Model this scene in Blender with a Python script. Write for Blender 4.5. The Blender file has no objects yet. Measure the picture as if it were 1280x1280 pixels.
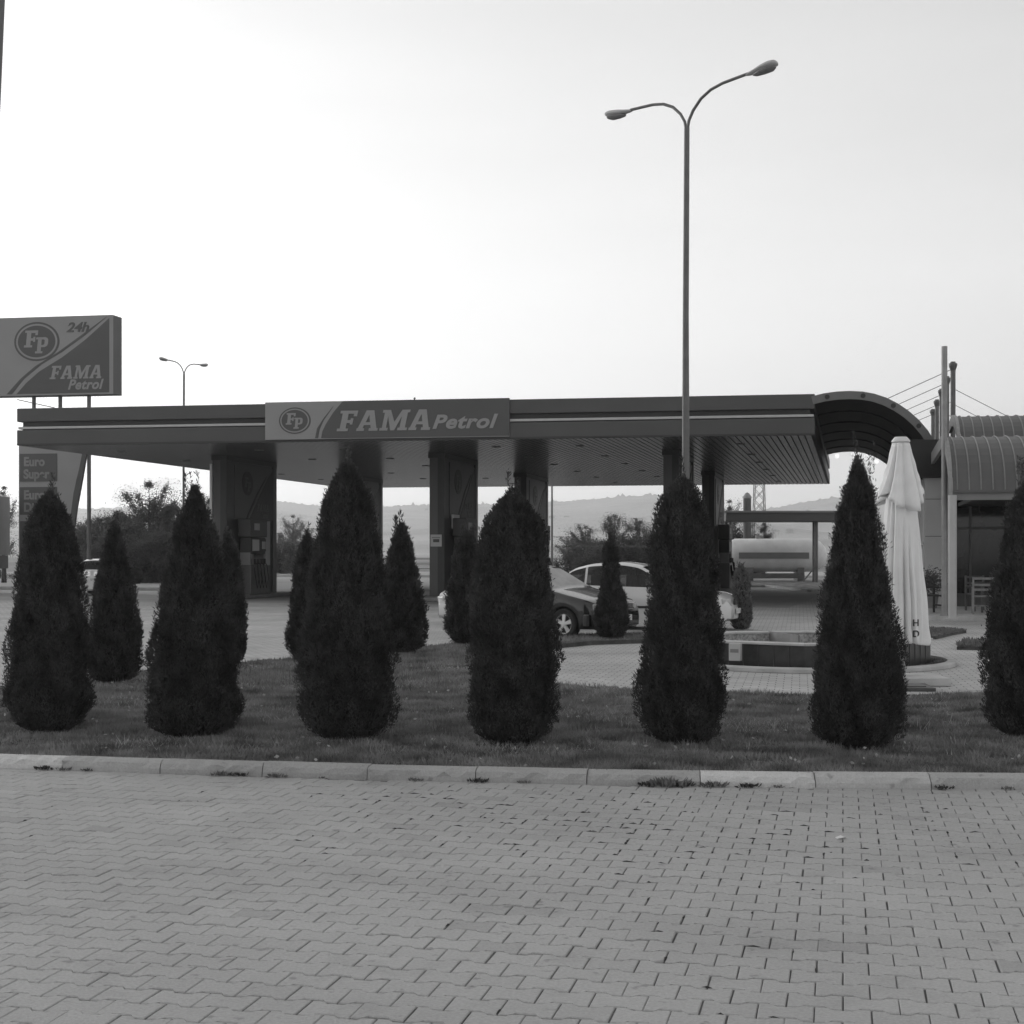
import bpy, bmesh, math, random
import numpy as np
from mathutils import Vector, Matrix
from mathutils.geometry import tessellate_polygon
random.seed(7); RNG = np.random.default_rng(11)
R = math.radians
S = bpy.context.scene
# ------------------------------------------------------------------ camera
EYE, HY, F = 1.65, 692.0, 1850.0
cam = bpy.data.cameras.new("camera"); co = bpy.data.objects.new("camera", cam)
S.collection.objects.link(co); S.camera = co
co.location = (0, 0, EYE); co.rotation_euler = (R(90), 0, 0)
cam.sensor_width = 36; cam.lens = F/1280*36; cam.shift_y = (HY-640)/1280
cam.clip_start = .1; cam.clip_end = 30000
# ------------------------------------------------------------------ world and sun
SUN_EL, SUN_AZ = 13.0, -50.0          # azimuth from +Y, negative = to the left
w = bpy.data.worlds.new("World"); S.world = w; w.use_nodes = True
nt = w.node_tree; bg = nt.nodes["Background"]
sky = nt.nodes.new("ShaderNodeTexSky"); sky.sky_type = 'NISHITA'; sky.sun_disc = False
sky.sun_elevation = R(SUN_EL); sky.sun_rotation = R(SUN_AZ); sky.air_density = 1.0; sky.dust_density = 1.2
bw = nt.nodes.new("ShaderNodeRGBToBW")
cl = nt.nodes.new("ShaderNodeMath"); cl.operation = 'POWER'; cl.inputs[1].default_value = .6
ml = nt.nodes.new("ShaderNodeMath"); ml.operation = 'MULTIPLY'; ml.inputs[1].default_value = 4.6
nt.links.new(sky.outputs[0], bw.inputs[0]); nt.links.new(bw.outputs[0], cl.inputs[0]); nt.links.new(cl.outputs[0], ml.inputs[0])
wtc = nt.nodes.new("ShaderNodeTexCoord"); wmp = nt.nodes.new("ShaderNodeMapping"); wmp.inputs["Scale"].default_value = (1.2, 1.2, 7); wmp.inputs["Rotation"].default_value = (.1, .22, 0)
wnz = nt.nodes.new("ShaderNodeTexNoise"); wnz.inputs["Scale"].default_value = 2.2; wnz.inputs["Detail"].default_value = 7
wmr = nt.nodes.new("ShaderNodeMapRange"); wmr.inputs[1].default_value = .3; wmr.inputs[2].default_value = .7; wmr.inputs[3].default_value = .96; wmr.inputs[4].default_value = 1.04
wml = nt.nodes.new("ShaderNodeMath"); wml.operation = 'MULTIPLY'
nt.links.new(wtc.outputs["Generated"], wmp.inputs[0]); nt.links.new(wmp.outputs[0], wnz.inputs[0]); nt.links.new(wnz.outputs[0], wmr.inputs[0])
nt.links.new(ml.outputs[0], wml.inputs[0]); nt.links.new(wmr.outputs[0], wml.inputs[1])
nt.links.new(wml.outputs[0], bg.inputs[0]); bg.inputs[1].default_value = .1
sl = bpy.data.lights.new("sun", 'SUN'); so = bpy.data.objects.new("sun", sl); S.collection.objects.link(so)
sl.energy = .6; sl.angle = R(10); sl.color = (1, 1, 1)
sd = Vector((math.sin(R(SUN_AZ))*math.cos(R(SUN_EL)), math.cos(R(SUN_AZ))*math.cos(R(SUN_EL)), math.sin(R(SUN_EL))))
so.rotation_euler = sd.to_track_quat('Z', 'Y').to_euler()
S.view_settings.view_transform = 'Standard'; S.view_settings.look = 'None'
S.view_settings.exposure = 0.0; S.view_settings.gamma = 1
S.render.engine = 'CYCLES'
S.cycles.volume_bounces = 1; S.cycles.transparent_max_bounces = 12; S.cycles.max_bounces = 6

# ------------------------------------------------------------------ helpers
def X(px, d): return (px-640)/F*d
def Z(py, d): return EYE+(HY-py)/F*d
def G(px, py, z=0):
    d = (EYE-z)*F/(py-HY); return (X(px, d), d)

def mat(name, g, rough=.7, metal=0., var=.15, scale=4., bump=0., bscale=60., spec=.5, trans=None, emis=0, coat=0):
    m = bpy.data.materials.new(name); m.use_nodes = True; n = m.node_tree; b = n.nodes["Principled BSDF"]
    b.inputs["Roughness"].default_value = rough; b.inputs["Metallic"].default_value = metal
    b.inputs["Specular IOR Level"].default_value = spec; b.inputs["Coat Weight"].default_value = coat
    tc = n.nodes.new("ShaderNodeTexCoord"); nz = n.nodes.new("ShaderNodeTexNoise")
    nz.inputs["Scale"].default_value = scale; nz.inputs["Detail"].default_value = 5
    n.links.new(tc.outputs["Object"], nz.inputs[0])
    mr = n.nodes.new("ShaderNodeMapRange"); mr.inputs[1].default_value = .3; mr.inputs[2].default_value = .7
    mr.inputs[3].default_value = g*(1-var); mr.inputs[4].default_value = g*(1+var)
    n.links.new(nz.outputs[0], mr.inputs[0]); n.links.new(mr.outputs[0], b.inputs["Base Color"])
    if bump:
        n2 = n.nodes.new("ShaderNodeTexNoise"); n2.inputs["Scale"].default_value = bscale; n2.inputs["Detail"].default_value = 4
        n.links.new(tc.outputs["Object"], n2.inputs[0])
        bp = n.nodes.new("ShaderNodeBump"); bp.inputs["Strength"].default_value = bump; bp.inputs["Distance"].default_value = .02
        n.links.new(n2.outputs[0], bp.inputs["Height"]); n.links.new(bp.outputs[0], b.inputs["Normal"])
    if emis:
        b.inputs["Emission Color"].default_value = (1, 1, 1, 1); b.inputs["Emission Strength"].default_value = emis
    if trans is not None:
        out = n.nodes["Material Output"]; mx = n.nodes.new("ShaderNodeMixShader"); tr = n.nodes.new("ShaderNodeBsdfTransparent")
        tr.inputs[0].default_value = (.8, .8, .8, 1)
        mx.inputs[0].default_value = trans
        n.links.new(b.outputs[0], mx.inputs[1]); n.links.new(tr.outputs[0], mx.inputs[2]); n.links.new(mx.outputs[0], out.inputs[0])
    return m
def leafmat(name, g, var=.35, scale=6., tl=.25):
    m = mat(name, g, rough=.75, var=var, scale=scale, spec=.25)
    n = m.node_tree; b = n.nodes["Principled BSDF"]; out = n.nodes["Material Output"]
    t = n.nodes.new("ShaderNodeBsdfTranslucent"); mx = n.nodes.new("ShaderNodeMixShader"); mx.inputs[0].default_value = tl
    t.inputs[0].default_value = (g, g, g, 1)
    n.links.new(b.outputs[0], mx.inputs[1]); n.links.new(t.outputs[0], mx.inputs[2]); n.links.new(mx.outputs[0], out.inputs[0])
    return m

class MB:
    def __init__(s): s.v = []; s.f = []
    def add(s, vs, fs):
        o = len(s.v); s.v += [tuple(v) for v in vs]; s.f += [tuple(i+o for i in f) for f in fs]; return s
    def box(s, c, d, rz=0, M=None):
        x, y, z = d[0]/2, d[1]/2, d[2]/2
        vs = [Vector((a*x, b*y, e*z)) for a in (-1, 1) for b in (-1, 1) for e in (-1, 1)]
        m = Matrix.Rotation(rz, 3, 'Z') if M is None else M
        vs = [m @ v+Vector(c) for v in vs]
        return s.add(vs, [(0, 1, 3, 2), (4, 6, 7, 5), (0, 4, 5, 1), (2, 3, 7, 6), (0, 2, 6, 4), (1, 5, 7, 3)])
    def hexa(s, lo, hi):   # lo, hi: four corners each (lists of xyz), ccw from above
        n = len(lo); fs = [tuple(range(n))[::-1], tuple(range(n, 2*n))]
        fs += [(i, (i+1) % n, n+(i+1) % n, n+i) for i in range(n)]
        return s.add(list(lo)+list(hi), fs)
    def tube(s, pts, rs, n=10, cap=True):
        pts = [Vector(p) for p in pts]; rs = rs if hasattr(rs, '__len__') else [rs]*len(pts)
        vs = []; fs = []; prev = None
        for i, p in enumerate(pts):
            t = (pts[min(i+1, len(pts)-1)]-pts[max(i-1, 0)]).normalized()
            a = prev if prev is not None else (Vector((1, 0, 0)) if abs(t.x) < .9 else Vector((0, 1, 0)))
            u = (a-t*a.dot(t)).normalized(); prev = u; q = t.cross(u)
            for k in range(n):
                an = 2*math.pi*k/n; vs.append(p+(u*math.cos(an)+q*math.sin(an))*rs[i])
        for i in range(len(pts)-1):
            for k in range(n):
                fs.append((i*n+k, i*n+(k+1) % n, (i+1)*n+(k+1) % n, (i+1)*n+k))
        if cap: fs += [tuple(range(n))[::-1], tuple(range((len(pts)-1)*n, len(pts)*n))]
        return s.add(vs, fs)
    def lathe(s, prof, c=(0, 0, 0), n=24, axis='Z', a0=0, a1=2*math.pi):
        vs = []; full = abs(a1-a0-2*math.pi) < 1e-6; m = n if full else n+1
        for r, h in prof:
            for k in range(m):
                a = a0+(a1-a0)*k/n; x, y = r*math.cos(a), r*math.sin(a)
                vs.append((c[0]+x, c[1]+y, c[2]+h) if axis == 'Z' else (c[0]+x, c[1]+h, c[2]+y))
        fs = []
        for i in range(len(prof)-1):
            for k in range(n):
                k2 = (k+1) % m
                fs.append((i*m+k, i*m+k2, (i+1)*m+k2, (i+1)*m+k))
        return s.add(vs, fs)
    def poly(s, pts, z0, z1, P):
        """extrude a 2-D outline (may be concave); P maps (u,v,w) to xyz, w = z0..z1"""
        n = len(pts); tri = tessellate_polygon([[Vector((p[0], p[1], 0)) for p in pts]])
        vs = [P(p[0], p[1], z0) for p in pts]+[P(p[0], p[1], z1) for p in pts]
        fs = [tuple(t) for t in tri]+[tuple(i+n for i in t)[::-1] for t in tri]
        fs += [(i, (i+1) % n, n+(i+1) % n, n+i) for i in range(n)]
        return s.add(vs, fs)
    def build(s, name, m, parent=None, smooth=False, bevel=0, fix=True):
        me = bpy.data.meshes.new(name); me.from_pydata(s.v, [], s.f)
        if fix and len(s.f) < 60000:
            b = bmesh.new(); b.from_mesh(me); bmesh.ops.recalc_face_normals(b, faces=b.faces[:]); b.to_mesh(me); b.free()
        me.materials.append(m); me.validate()
        o = bpy.data.objects.new(name, me); S.collection.objects.link(o)
        if smooth:
            me.polygons.foreach_set('use_smooth', [True]*len(me.polygons))
            try: me.set_sharp_from_angle(angle=R(40))
            except Exception: pass
        if bevel:
            bv = o.modifiers.new('bevel', 'BEVEL'); bv.width = bevel; bv.segments = 2; bv.limit_method = 'ANGLE'
        if parent: o.parent = parent
        return o
def npmesh(name, V, Fq, m, parent=None, smooth=False):
    """V (n,3), Fq (m,k) with constant k"""
    me = bpy.data.meshes.new(name); k = Fq.shape[1]
    me.vertices.add(len(V)); me.vertices.foreach_set('co', V.astype(np.float32).ravel())
    me.loops.add(Fq.size); me.loops.foreach_set('vertex_index', Fq.astype(np.int32).ravel())
    me.polygons.add(len(Fq)); me.polygons.foreach_set('loop_start', np.arange(0, Fq.size, k, dtype=np.int32))
    me.polygons.foreach_set('loop_total', np.full(len(Fq), k, dtype=np.int32))
    me.update(calc_edges=True); me.materials.append(m)
    me.polygons.foreach_set('use_smooth', [bool(smooth)]*len(Fq))
    o = bpy.data.objects.new(name, me); S.collection.objects.link(o)
    if parent: o.parent = parent
    return o
def tag(o, label, cat, group=None, kind=None):
    o['label'] = label; o['category'] = cat
    if group: o['group'] = group
    if kind: o['kind'] = kind
    return o
def thing(name, label, cat, loc=(0, 0, 0), rz=0, group=None):
    o = bpy.data.objects.new(name, None); S.collection.objects.link(o); o.empty_display_size = .3
    o.location = loc; o.rotation_euler = (0, 0, rz); return tag(o, label, cat, group)
def struct(o): o['kind'] = 'structure'; return o
def copy_tree(o, parent=None):
    c = o.copy(); S.collection.objects.link(c); c.parent = parent
    for ch in list(o.children): copy_tree(ch, c)
    return c

# ------------------------------------------------------------------ materials
M = {}
M['asphalt'] = mat('asphalt', .33, .9, var=.12, scale=.35, bump=.3, bscale=40)
M['field'] = mat('field', .2, .95, var=.35, scale=.02)
M['concrete'] = mat('concrete', .42, .85, var=.22, scale=3, bump=.4, bscale=50)
M['concrete_light'] = mat('concrete_light', .45, .85, var=.15, scale=3, bump=.3, bscale=50)
M['concrete_dark'] = mat('concrete_dark', .2, .9, var=.2, scale=3, bump=.3, bscale=50)
M['white'] = mat('white_paint', .7, .45, var=.06, scale=2)
M['pale'] = mat('pale_paint', .42, .45, var=.06, scale=2)
M['mid'] = mat('mid_paint', .2, .45, var=.08, scale=2)
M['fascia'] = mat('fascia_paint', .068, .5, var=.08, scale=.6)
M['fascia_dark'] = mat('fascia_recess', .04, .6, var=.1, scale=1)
M['sign_light'] = mat('sign_light', .26, .5, var=.04, scale=1)
M['sign_dark'] = mat('sign_dark', .075, .5, var=.05, scale=1)
M['price_text'] = mat('price_text', .2, .5)
M['tube'] = mat('tube', .45, .4, var=.05)
M['slat'] = mat('ceiling_slat', .31, .26, metal=.8, var=.12, scale=1.5)
M['col'] = mat('column_cladding', .075, .45, var=.1, scale=1.2)
M['col_dark'] = mat('column_dark', .035, .5, var=.1)
M['black'] = mat('black_plastic', .02, .5, var=.1)
M['rubber'] = mat('rubber', .018, .8, var=.2, scale=20)
M['alloy'] = mat('alloy', .6, .35, metal=.5, var=.05)
M['galv'] = mat('galvanised', .27, .5, metal=.3, var=.12, scale=6)
M['galv_dark'] = mat('painted_steel', .13, .5, metal=.2, var=.12, scale=6)
M['glass'] = mat('window_glass', .02, .04, var=0, spec=.8, trans=.55)
M['screen'] = mat('sky_reflection_tint_windscreen', .4, .12, var=.2, scale=3, spec=.8, trans=.35)  # pale base colour paints in the sky's reflection on the glass, no dust
M['glass_dark'] = mat('dark_glass', .012, .06, var=.3, spec=.5)
M['car_dark'] = mat('dark_car_paint', .01, .22, var=.03, coat=.7)
M['car_white'] = mat('pale_car_paint', .6, .22, var=.03, coat=.6)
M['car_silver'] = mat('silver_car_paint', .5, .3, metal=.1, var=.03, coat=.6)
M['interior'] = mat('car_interior', .06, .8)
M['chrome'] = mat('chrome', .6, .2, metal=.9, var=.02)
M['plate'] = mat('plate', .6, .5, var=.2, scale=30)
M['lens'] = mat('lamp_lens', .45, .15, var=.1, scale=20)
M['roofmetal'] = mat('corrugated_roof', .095, .55, metal=.1, var=.15, scale=1)
M['roofrib'] = mat('roof_rib', .17, .5, var=.1)
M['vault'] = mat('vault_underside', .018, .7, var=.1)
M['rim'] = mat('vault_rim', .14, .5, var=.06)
M['panel'] = mat('facade_panel', .46, .55, var=.06, scale=1.5)
M['tile'] = mat('dark_tile', .035, .3, var=.3, scale=9)
M['mosaic'] = mat('mosaic', .32, .5, var=.5, scale=28)
M['tank'] = mat('tank_paint', .75, .5, var=.12, scale=1.2)
M['wood'] = mat('pale_wood', .22, .6, var=.2, scale=8)
M['bark'] = mat('bark', .06, .9, var=.3, scale=20, bump=.6)
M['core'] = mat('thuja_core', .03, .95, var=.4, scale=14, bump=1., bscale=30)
M['thuja'] = leafmat('thuja_leaf', .062, .6, 5, .15)
M['thuja2'] = leafmat('thuja_leaf_light', .17, .4, 9, .2)
M['leaf'] = leafmat('leaf', .1, .4, 1.2, .3)
M['leaf2'] = leafmat('leaf_pale', .17, .4, 1.2, .3)
M['grass'] = leafmat('grass_blade', .21, .75, 2.6, .2)
M['drygrass'] = leafmat('dry_grass', .4, .5, 1.1, .3)
M['soil'] = mat('soil', .07, .95, var=.5, scale=3, bump=1, bscale=30)
M['scrub'] = mat('scrub', .3, .9, var=.2)
M['hill'] = mat('hill', .38, .95, var=.3, scale=.006)
# fabric with soft folds
M['fabric'] = mat('parasol_fabric', .8, .85, var=.07, scale=2.2, bump=.25, bscale=9)

# paver material: per-stone shade in a colour attribute, plus stains and moss
def paver_material():
    m = mat('near_pavers', .27, .85, bump=.35, bscale=90); n = m.node_tree; b = n.nodes["Principled BSDF"]
    at = n.nodes.new("ShaderNodeAttribute"); at.attribute_name = 'shade'
    tc = n.nodes.new("ShaderNodeTexCoord")
    def noise(sc, lo, hi, a, c):
        z = n.nodes.new("ShaderNodeTexNoise"); z.inputs["Scale"].default_value = sc; z.inputs["Detail"].default_value = 6
        n.links.new(tc.outputs["Object"], z.inputs[0])
        r = n.nodes.new("ShaderNodeMapRange"); r.inputs[1].default_value = lo; r.inputs[2].default_value = hi
        r.inputs[3].default_value = a; r.inputs[4].default_value = c; n.links.new(z.outputs[0], r.inputs[0]); return r.outputs[0]
    def mul(a, c):
        q = n.nodes.new("ShaderNodeMath"); q.operation = 'MULTIPLY'; n.links.new(a, q.inputs[0]); n.links.new(c, q.inputs[1]); return q.outputs[0]
    x = mul(at.outputs["Fac"], noise(.6, .3, .7, .9, 1.08))
    x = mul(x, noise(70, .3, .7, .9, 1.1))
    x = mul(x, noise(2.3, .58, .7, 1, .88)); x = mul(x, noise(.9, .5, .72, 1.02, .92))
    x = mul(x, noise(11, .64, .72, 1, .68))
    n.links.new(x, b.inputs["Base Color"]); return m
M['paver'] = paver_material()
M['kerbstone'] = paver_material(); M['kerbstone'].name = 'kerbstone'
M['joint'] = mat('joint_sand', .11, .95, var=.6, scale=1.6)
M['moss'] = mat('moss', .045, 1, var=.5, scale=40)
def brick_material(name, g, rot):
    m = mat(name, g, .85); n = m.node_tree; b = n.nodes["Principled BSDF"]
    tc = n.nodes.new("ShaderNodeTexCoord"); mp = n.nodes.new("ShaderNodeMapping"); mp.inputs["Rotation"].default_value[2] = rot
    br = n.nodes.new("ShaderNodeTexBrick"); br.inputs["Scale"].default_value = 1; br.inputs["Brick Width"].default_value = .2
    br.inputs["Row Height"].default_value = .16; br.inputs["Mortar Size"].default_value = .007; br.inputs["Bias"].default_value = 0
    for k, c in (("Color1", g*1.1), ("Color2", g*.9), ("Mortar", g*.42)): br.inputs[k].default_value = (c, c, c, 1)
    n.links.new(tc.outputs["Object"], mp.inputs[0]); n.links.new(mp.outputs[0], br.inputs[0])
    z = n.nodes.new("ShaderNodeTexNoise"); z.inputs["Scale"].default_value = .5; z.inputs["Detail"].default_value = 7
    n.links.new(tc.outputs["Object"], z.inputs[0])
    r = n.nodes.new("ShaderNodeMapRange"); r.inputs[1].default_value = .3; r.inputs[2].default_value = .7; r.inputs[3].default_value = .8; r.inputs[4].default_value = 1.15
    n.links.new(z.outputs[0], r.inputs[0])
    mx = n.nodes.new("ShaderNodeMix"); mx.data_type = 'RGBA'; mx.blend_type = 'MULTIPLY'; mx.inputs[0].default_value = 1
    n.links.new(br.outputs[0], mx.inputs[6]); n.links.new(r.outputs[0], mx.inputs[7]); n.links.new(mx.outputs[2], b.inputs["Base Color"])
    return m
M['brick_pave'] = brick_material('far_pavers', .42, R(11))

# ------------------------------------------------------------------ ground sheets
def sheet(name, pts, z, m):
    return struct(MB().add(*(lambda t: ([(p[0], p[1], z) for p in pts], [tuple(i) for i in t]))(
        tessellate_polygon([[Vector((p[0], p[1], 0)) for p in pts]]))).build(name, m))
def zup(o):
    b = bmesh.new(); b.from_mesh(o.data)
    for f in b.faces:
        if f.normal.z < 0: f.normal_flip()
    b.to_mesh(o.data); b.free(); return o
zup(sheet('ground', [(-4400, -200), (4400, -200), (4400, 3400), (-4400, 3400)], -.012, M['field']))
zup(sheet('road', [(-90, -30), (90, -30), (90, 134), (-90, 134)], -.008, M['asphalt']))
# paved forecourt beyond the lawn
zup(sheet('forecourt_paving', [(-60, 3), (40, 3), (40, 44), G(1200, 745), G(1030, 742), G(985, 760), (6, 47), (-60, 60)], -.004, M['brick_pave']))
zup(sheet('far_road', [(-90, 112), (60, 100), (60, 106), (-90, 119)], -.003, M['concrete_light']))

# near pavers, real stones
PHI = R(12.6); cu, su = math.cos(PHI), math.sin(PHI)
def uv2xy(u, v): return (u*cu+v*su, -u*su+v*cu)
def xy2uv(x, y): return (x*cu-y*su, x*su+y*cu)
KB = [(-260, 951), (0, 962), (240, 970), (475, 977), (740, 983), (1000, 987), (1280, 989), (1560, 990)]
KBW = [G(*p) for p in KB]
def kerb_y(x):
    for a, b in zip(KBW, KBW[1:]):
        if a[0] <= x <= b[0]: return a[1]+(b[1]-a[1])*(x-a[0])/(b[0]-a[0])
    return KBW[0][1] if x < KBW[0][0] else KBW[-1][1]
def pavers():
    W, P_, a, g = .2, .158, .012, .003
    h0 = P_/2
    out = [(-.1, -(h0+a)), (-.06, -(h0+a)), (-.04, -(h0-a)), (.04, -(h0-a)), (.06, -(h0+a)), (.1, -(h0+a)),
           (.1, h0+a), (.06, h0+a), (.04, h0-a), (-.04, h0-a), (-.06, h0+a), (-.1, h0+a)]
    def shrink(g): return [(x-math.copysign(g, x), y-math.copysign(g, y)) for x, y in out]
    sh2 = lambda a_, b_: np.array([(x-math.copysign(a_, x), y-math.copysign(b_, y)) for x, y in out]); o1 = sh2(.0024, .0042); o2 = sh2(.006, .0095); n = len(out)
    V = []; C = []; Fc = []
    vmax, umax = 14, 12; cnt = 0
    for r in range(int(3.0/P_), int(13/P_)):
        for c in range(-50, 46):
            u = c*W+(W/2 if r % 2 else 0); v = r*P_
            x, y = uv2xy(u, v)
            if y < 3.6 or abs(x) > .42*y+1.6 or y > kerb_y(x)+.02: continue
            dz = RNG.normal(0, .0011); tx, ty = RNG.normal(0, .0035, 2); du, dv, ro = *RNG.normal(0, .0012, 2), RNG.normal(0, .006)
            sh = .385*(1+RNG.normal(0, .022))*(.88 if RNG.random() < .03 else 1)
            for ring, z in ((o1, -.03), (o1, -.004), (o2, 0)):
                for p in ring:
                    pu, pv = u+du+p[0]-ro*p[1], v+dv+p[1]+ro*p[0]
                    q = uv2xy(pu, pv); V.append((q[0], q[1], z+dz+(tx*p[0]+ty*p[1] if z > -.02 else 0))); C.append(sh)
            o = cnt*3*n
            for k in range(n):
                k2 = (k+1) % n
                Fc.append((o+k, o+k2, o+n+k2, o+n+k)); Fc.append((o+n+k, o+n+k2, o+2*n+k2, o+2*n+k))
            t = o+2*n
            Fc.append((t+0, t+1, t+10, t+11)); Fc.append((t+1, t+2, t+9, t+10)); Fc.append((t+2, t+3, t+8, t+9))
            Fc.append((t+3, t+4, t+7, t+8)); Fc.append((t+4, t+5, t+6, t+7)); cnt += 1
    V = np.array(V); V[:, 2] += .012
    o = npmesh('pavement', V, np.array(Fc), M['paver'])
    at = o.data.attributes.new('shade', 'FLOAT', 'POINT'); at.data.foreach_set('value', np.array(C, dtype=np.float32))
    struct(o)
pavers()
def moss():
    V = []; Fc = []; spots = [(900, 1035, 1.0, .34), (700, 1022, .8, .28), (1010, 1050, .7, .2), (560, 1000, .8, .12), (830, 1080, .6, .25), (930, 1175, .35, .10), (905, 1200, .3, .08), (430, 1050, .9, .05), (250, 1010, .8, .04), (1230, 1030, .7, .12), (60, 1130, .4, .08)]
    g = [(G(a, b), c, d) for a, b, c, d in spots]
    for _ in range(16000):
        rr_ = RNG.integers(19, 82); k = RNG.integers(-50, 46); hor = RNG.random() < .5
        if hor: u = k*.2+RNG.uniform(-.1, .1); v = (rr_+.5)*.158+RNG.normal(0, .005)
        else: u = k*.2+(.1 if rr_ % 2 else 0)+.1+RNG.normal(0, .002); v = rr_*.158+RNG.uniform(-.07, .07)
        x, y = uv2xy(u, v)
        if y > kerb_y(x)-.02 or abs(x) > .4*y+.5: continue
        dn = .010+sum(w_*math.exp(-((x-p[0])**2/(s_*s_)+(y-p[1])**2/(s_*s_*1.2))) for p, s_, w_ in g)+(.25 if y > kerb_y(x)-.06 else 0)
        if RNG.random() > dn: continue
        a_, b_ = (RNG.uniform(.012, .05), RNG.uniform(.003, .007)) if hor else (RNG.uniform(.003, .008), RNG.uniform(.012, .045))
        n = 9; o = len(V)
        for q in range(n):
            t_ = 2*math.pi*q/n; j_ = RNG.uniform(.55, 1.2); p = uv2xy(u+a_*math.cos(t_)*j_, v+b_*math.sin(t_)*j_); V.append((p[0], p[1], .0105))
        p = uv2xy(u, v); V.append((p[0], p[1], .018))
        for q in range(n): Fc.append((o+q, o+(q+1) % n, o+n))
    o = npmesh('moss', np.array(V), np.array(Fc), M['moss']); tag(o, 'dark moss tufts filling the joints of the block paving', 'moss', kind='stuff')
moss()
zup(sheet('pavement_bed', [(-14, 2.4), (14, 2.4)]+[(x, y+.03) for x, y in KBW[::-1]], .004, M['joint']))

# kerb stones along the lawn
def kerb_line(name, line, z0, h, wd, m, step=.8, gap=.006, jit=.004, cham=.035):
    mb = MB(); pts = [Vector(p) for p in line]; L = [0]; shade = []
    for a, b in zip(pts, pts[1:]): L.append(L[-1]+(b-a).length)
    def at(s):
        s = max(0, min(L[-1], s))
        for i in range(len(L)-1):
            if s <= L[i+1]+1e-9:
                t = (s-L[i])/(L[i+1]-L[i]); d = (pts[i+1]-pts[i]).normalized(); return pts[i].lerp(pts[i+1], t), d
    s = 0
    while s < L[-1]-.05:
        e = min(s+step, L[-1]); j = random.uniform(-jit, jit); jz = random.uniform(-jit, jit)
        ring = []; shade += [random.choice((.36, .43, .5, .58))*random.uniform(.94, 1.06)]*12
        K = 14 if name == 'kerb' else 1; chip = [RNG.random() < .2 for _ in range(K+1)]
        for qi in range(K+1):
            q = s+gap/2+(e-s-gap)*qi/K
            p, d = at(q); nn = Vector((-d.y, d.x)); w1, w2, w3 = (RNG.normal(0, .006, 3) if K > 1 else (0, 0, 0)); cc = RNG.uniform(.008, .045) if (K > 1 and chip[qi]) else 0
            prof = [(j, z0-.05), (j+.004+w1, z0+h-cham*1.3), (j+cham*.35+w2+cc*.4, z0+h-cham*.45+jz*.5-cc*.6), (j+cham+cc, z0+h+jz+w3*.6-cc*.2), (j+wd, z0+h+jz), (j+wd, z0-.05)]
            ring.append([(p.x+nn.x*a, p.y+nn.y*a, b) for a, b in prof])
        flat = [v for q in ring for v in q]; shade[-12:] = [shade[-1]]*len(flat)
        mb.add(flat, [(i_*6+k_, i_*6+(k_+1) % 6, (i_+1)*6+(k_+1) % 6, (i_+1)*6+k_) for i_ in range(K) for k_ in range(6)]+[tuple(range(6)), tuple(range(K*6, K*6+6))]); s = e
    o = mb.build(name, m, bevel=0)
    at_ = o.data.attributes.new('shade', 'FLOAT', 'POINT'); at_.data.foreach_set('value', np.array(shade[:len(o.data.vertices)], dtype=np.float32)); return o
struct(kerb_line('kerb', KBW, 0, .105, .14, M['kerbstone'], cham=.045))

# lawn
LAWN_BACK = [(-400, 925), (0, 866), (180, 845), (330, 831), (375, 828), (540, 812), (620, 803), (690, 798), (800, 796), (850, 795),
             (850, 802), (800, 804), (740, 806), (690, 811), (650, 822), (640, 840), (660, 855), (700, 863), (850, 871), (1000, 877), (1150, 877), (1240, 875), (1560, 868)]
LB = [G(*p) for p in LAWN_BACK]
front = [(p[0], p[1]+.105) for p in KBW]
lawn_poly = front+LB[::-1]
def inside(poly, x, y):
    c = np.zeros(len(x), bool); n = len(poly)
    for i in range(n):
        x1, y1 = poly[i]; x2, y2 = poly[(i+1) % n]
        m = ((y1 > y) != (y2 > y)) & (x < (x2-x1)*(y-y1)/(y2-y1+1e-12)+x1); c ^= m
    return c
mb = MB(); t = tessellate_polygon([[Vector((p[0], p[1], 0)) for p in lawn_poly]]); n = len(lawn_poly)
mb.add([(p[0], p[1], .07) for p in lawn_poly]+[(p[0], p[1], -.02) for p in lawn_poly],
       [tuple(i) for i in t]+[(i, (i+1) % n, n+(i+1) % n, n+i) for i in range(n)])
struct(mb.build('lawn_soil', M['soil']))
struct(kerb_line('lawn_edging', LB[16:][::-1], 0, .078, .06, M['concrete_light'], step=1.0, cham=.01))
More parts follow.
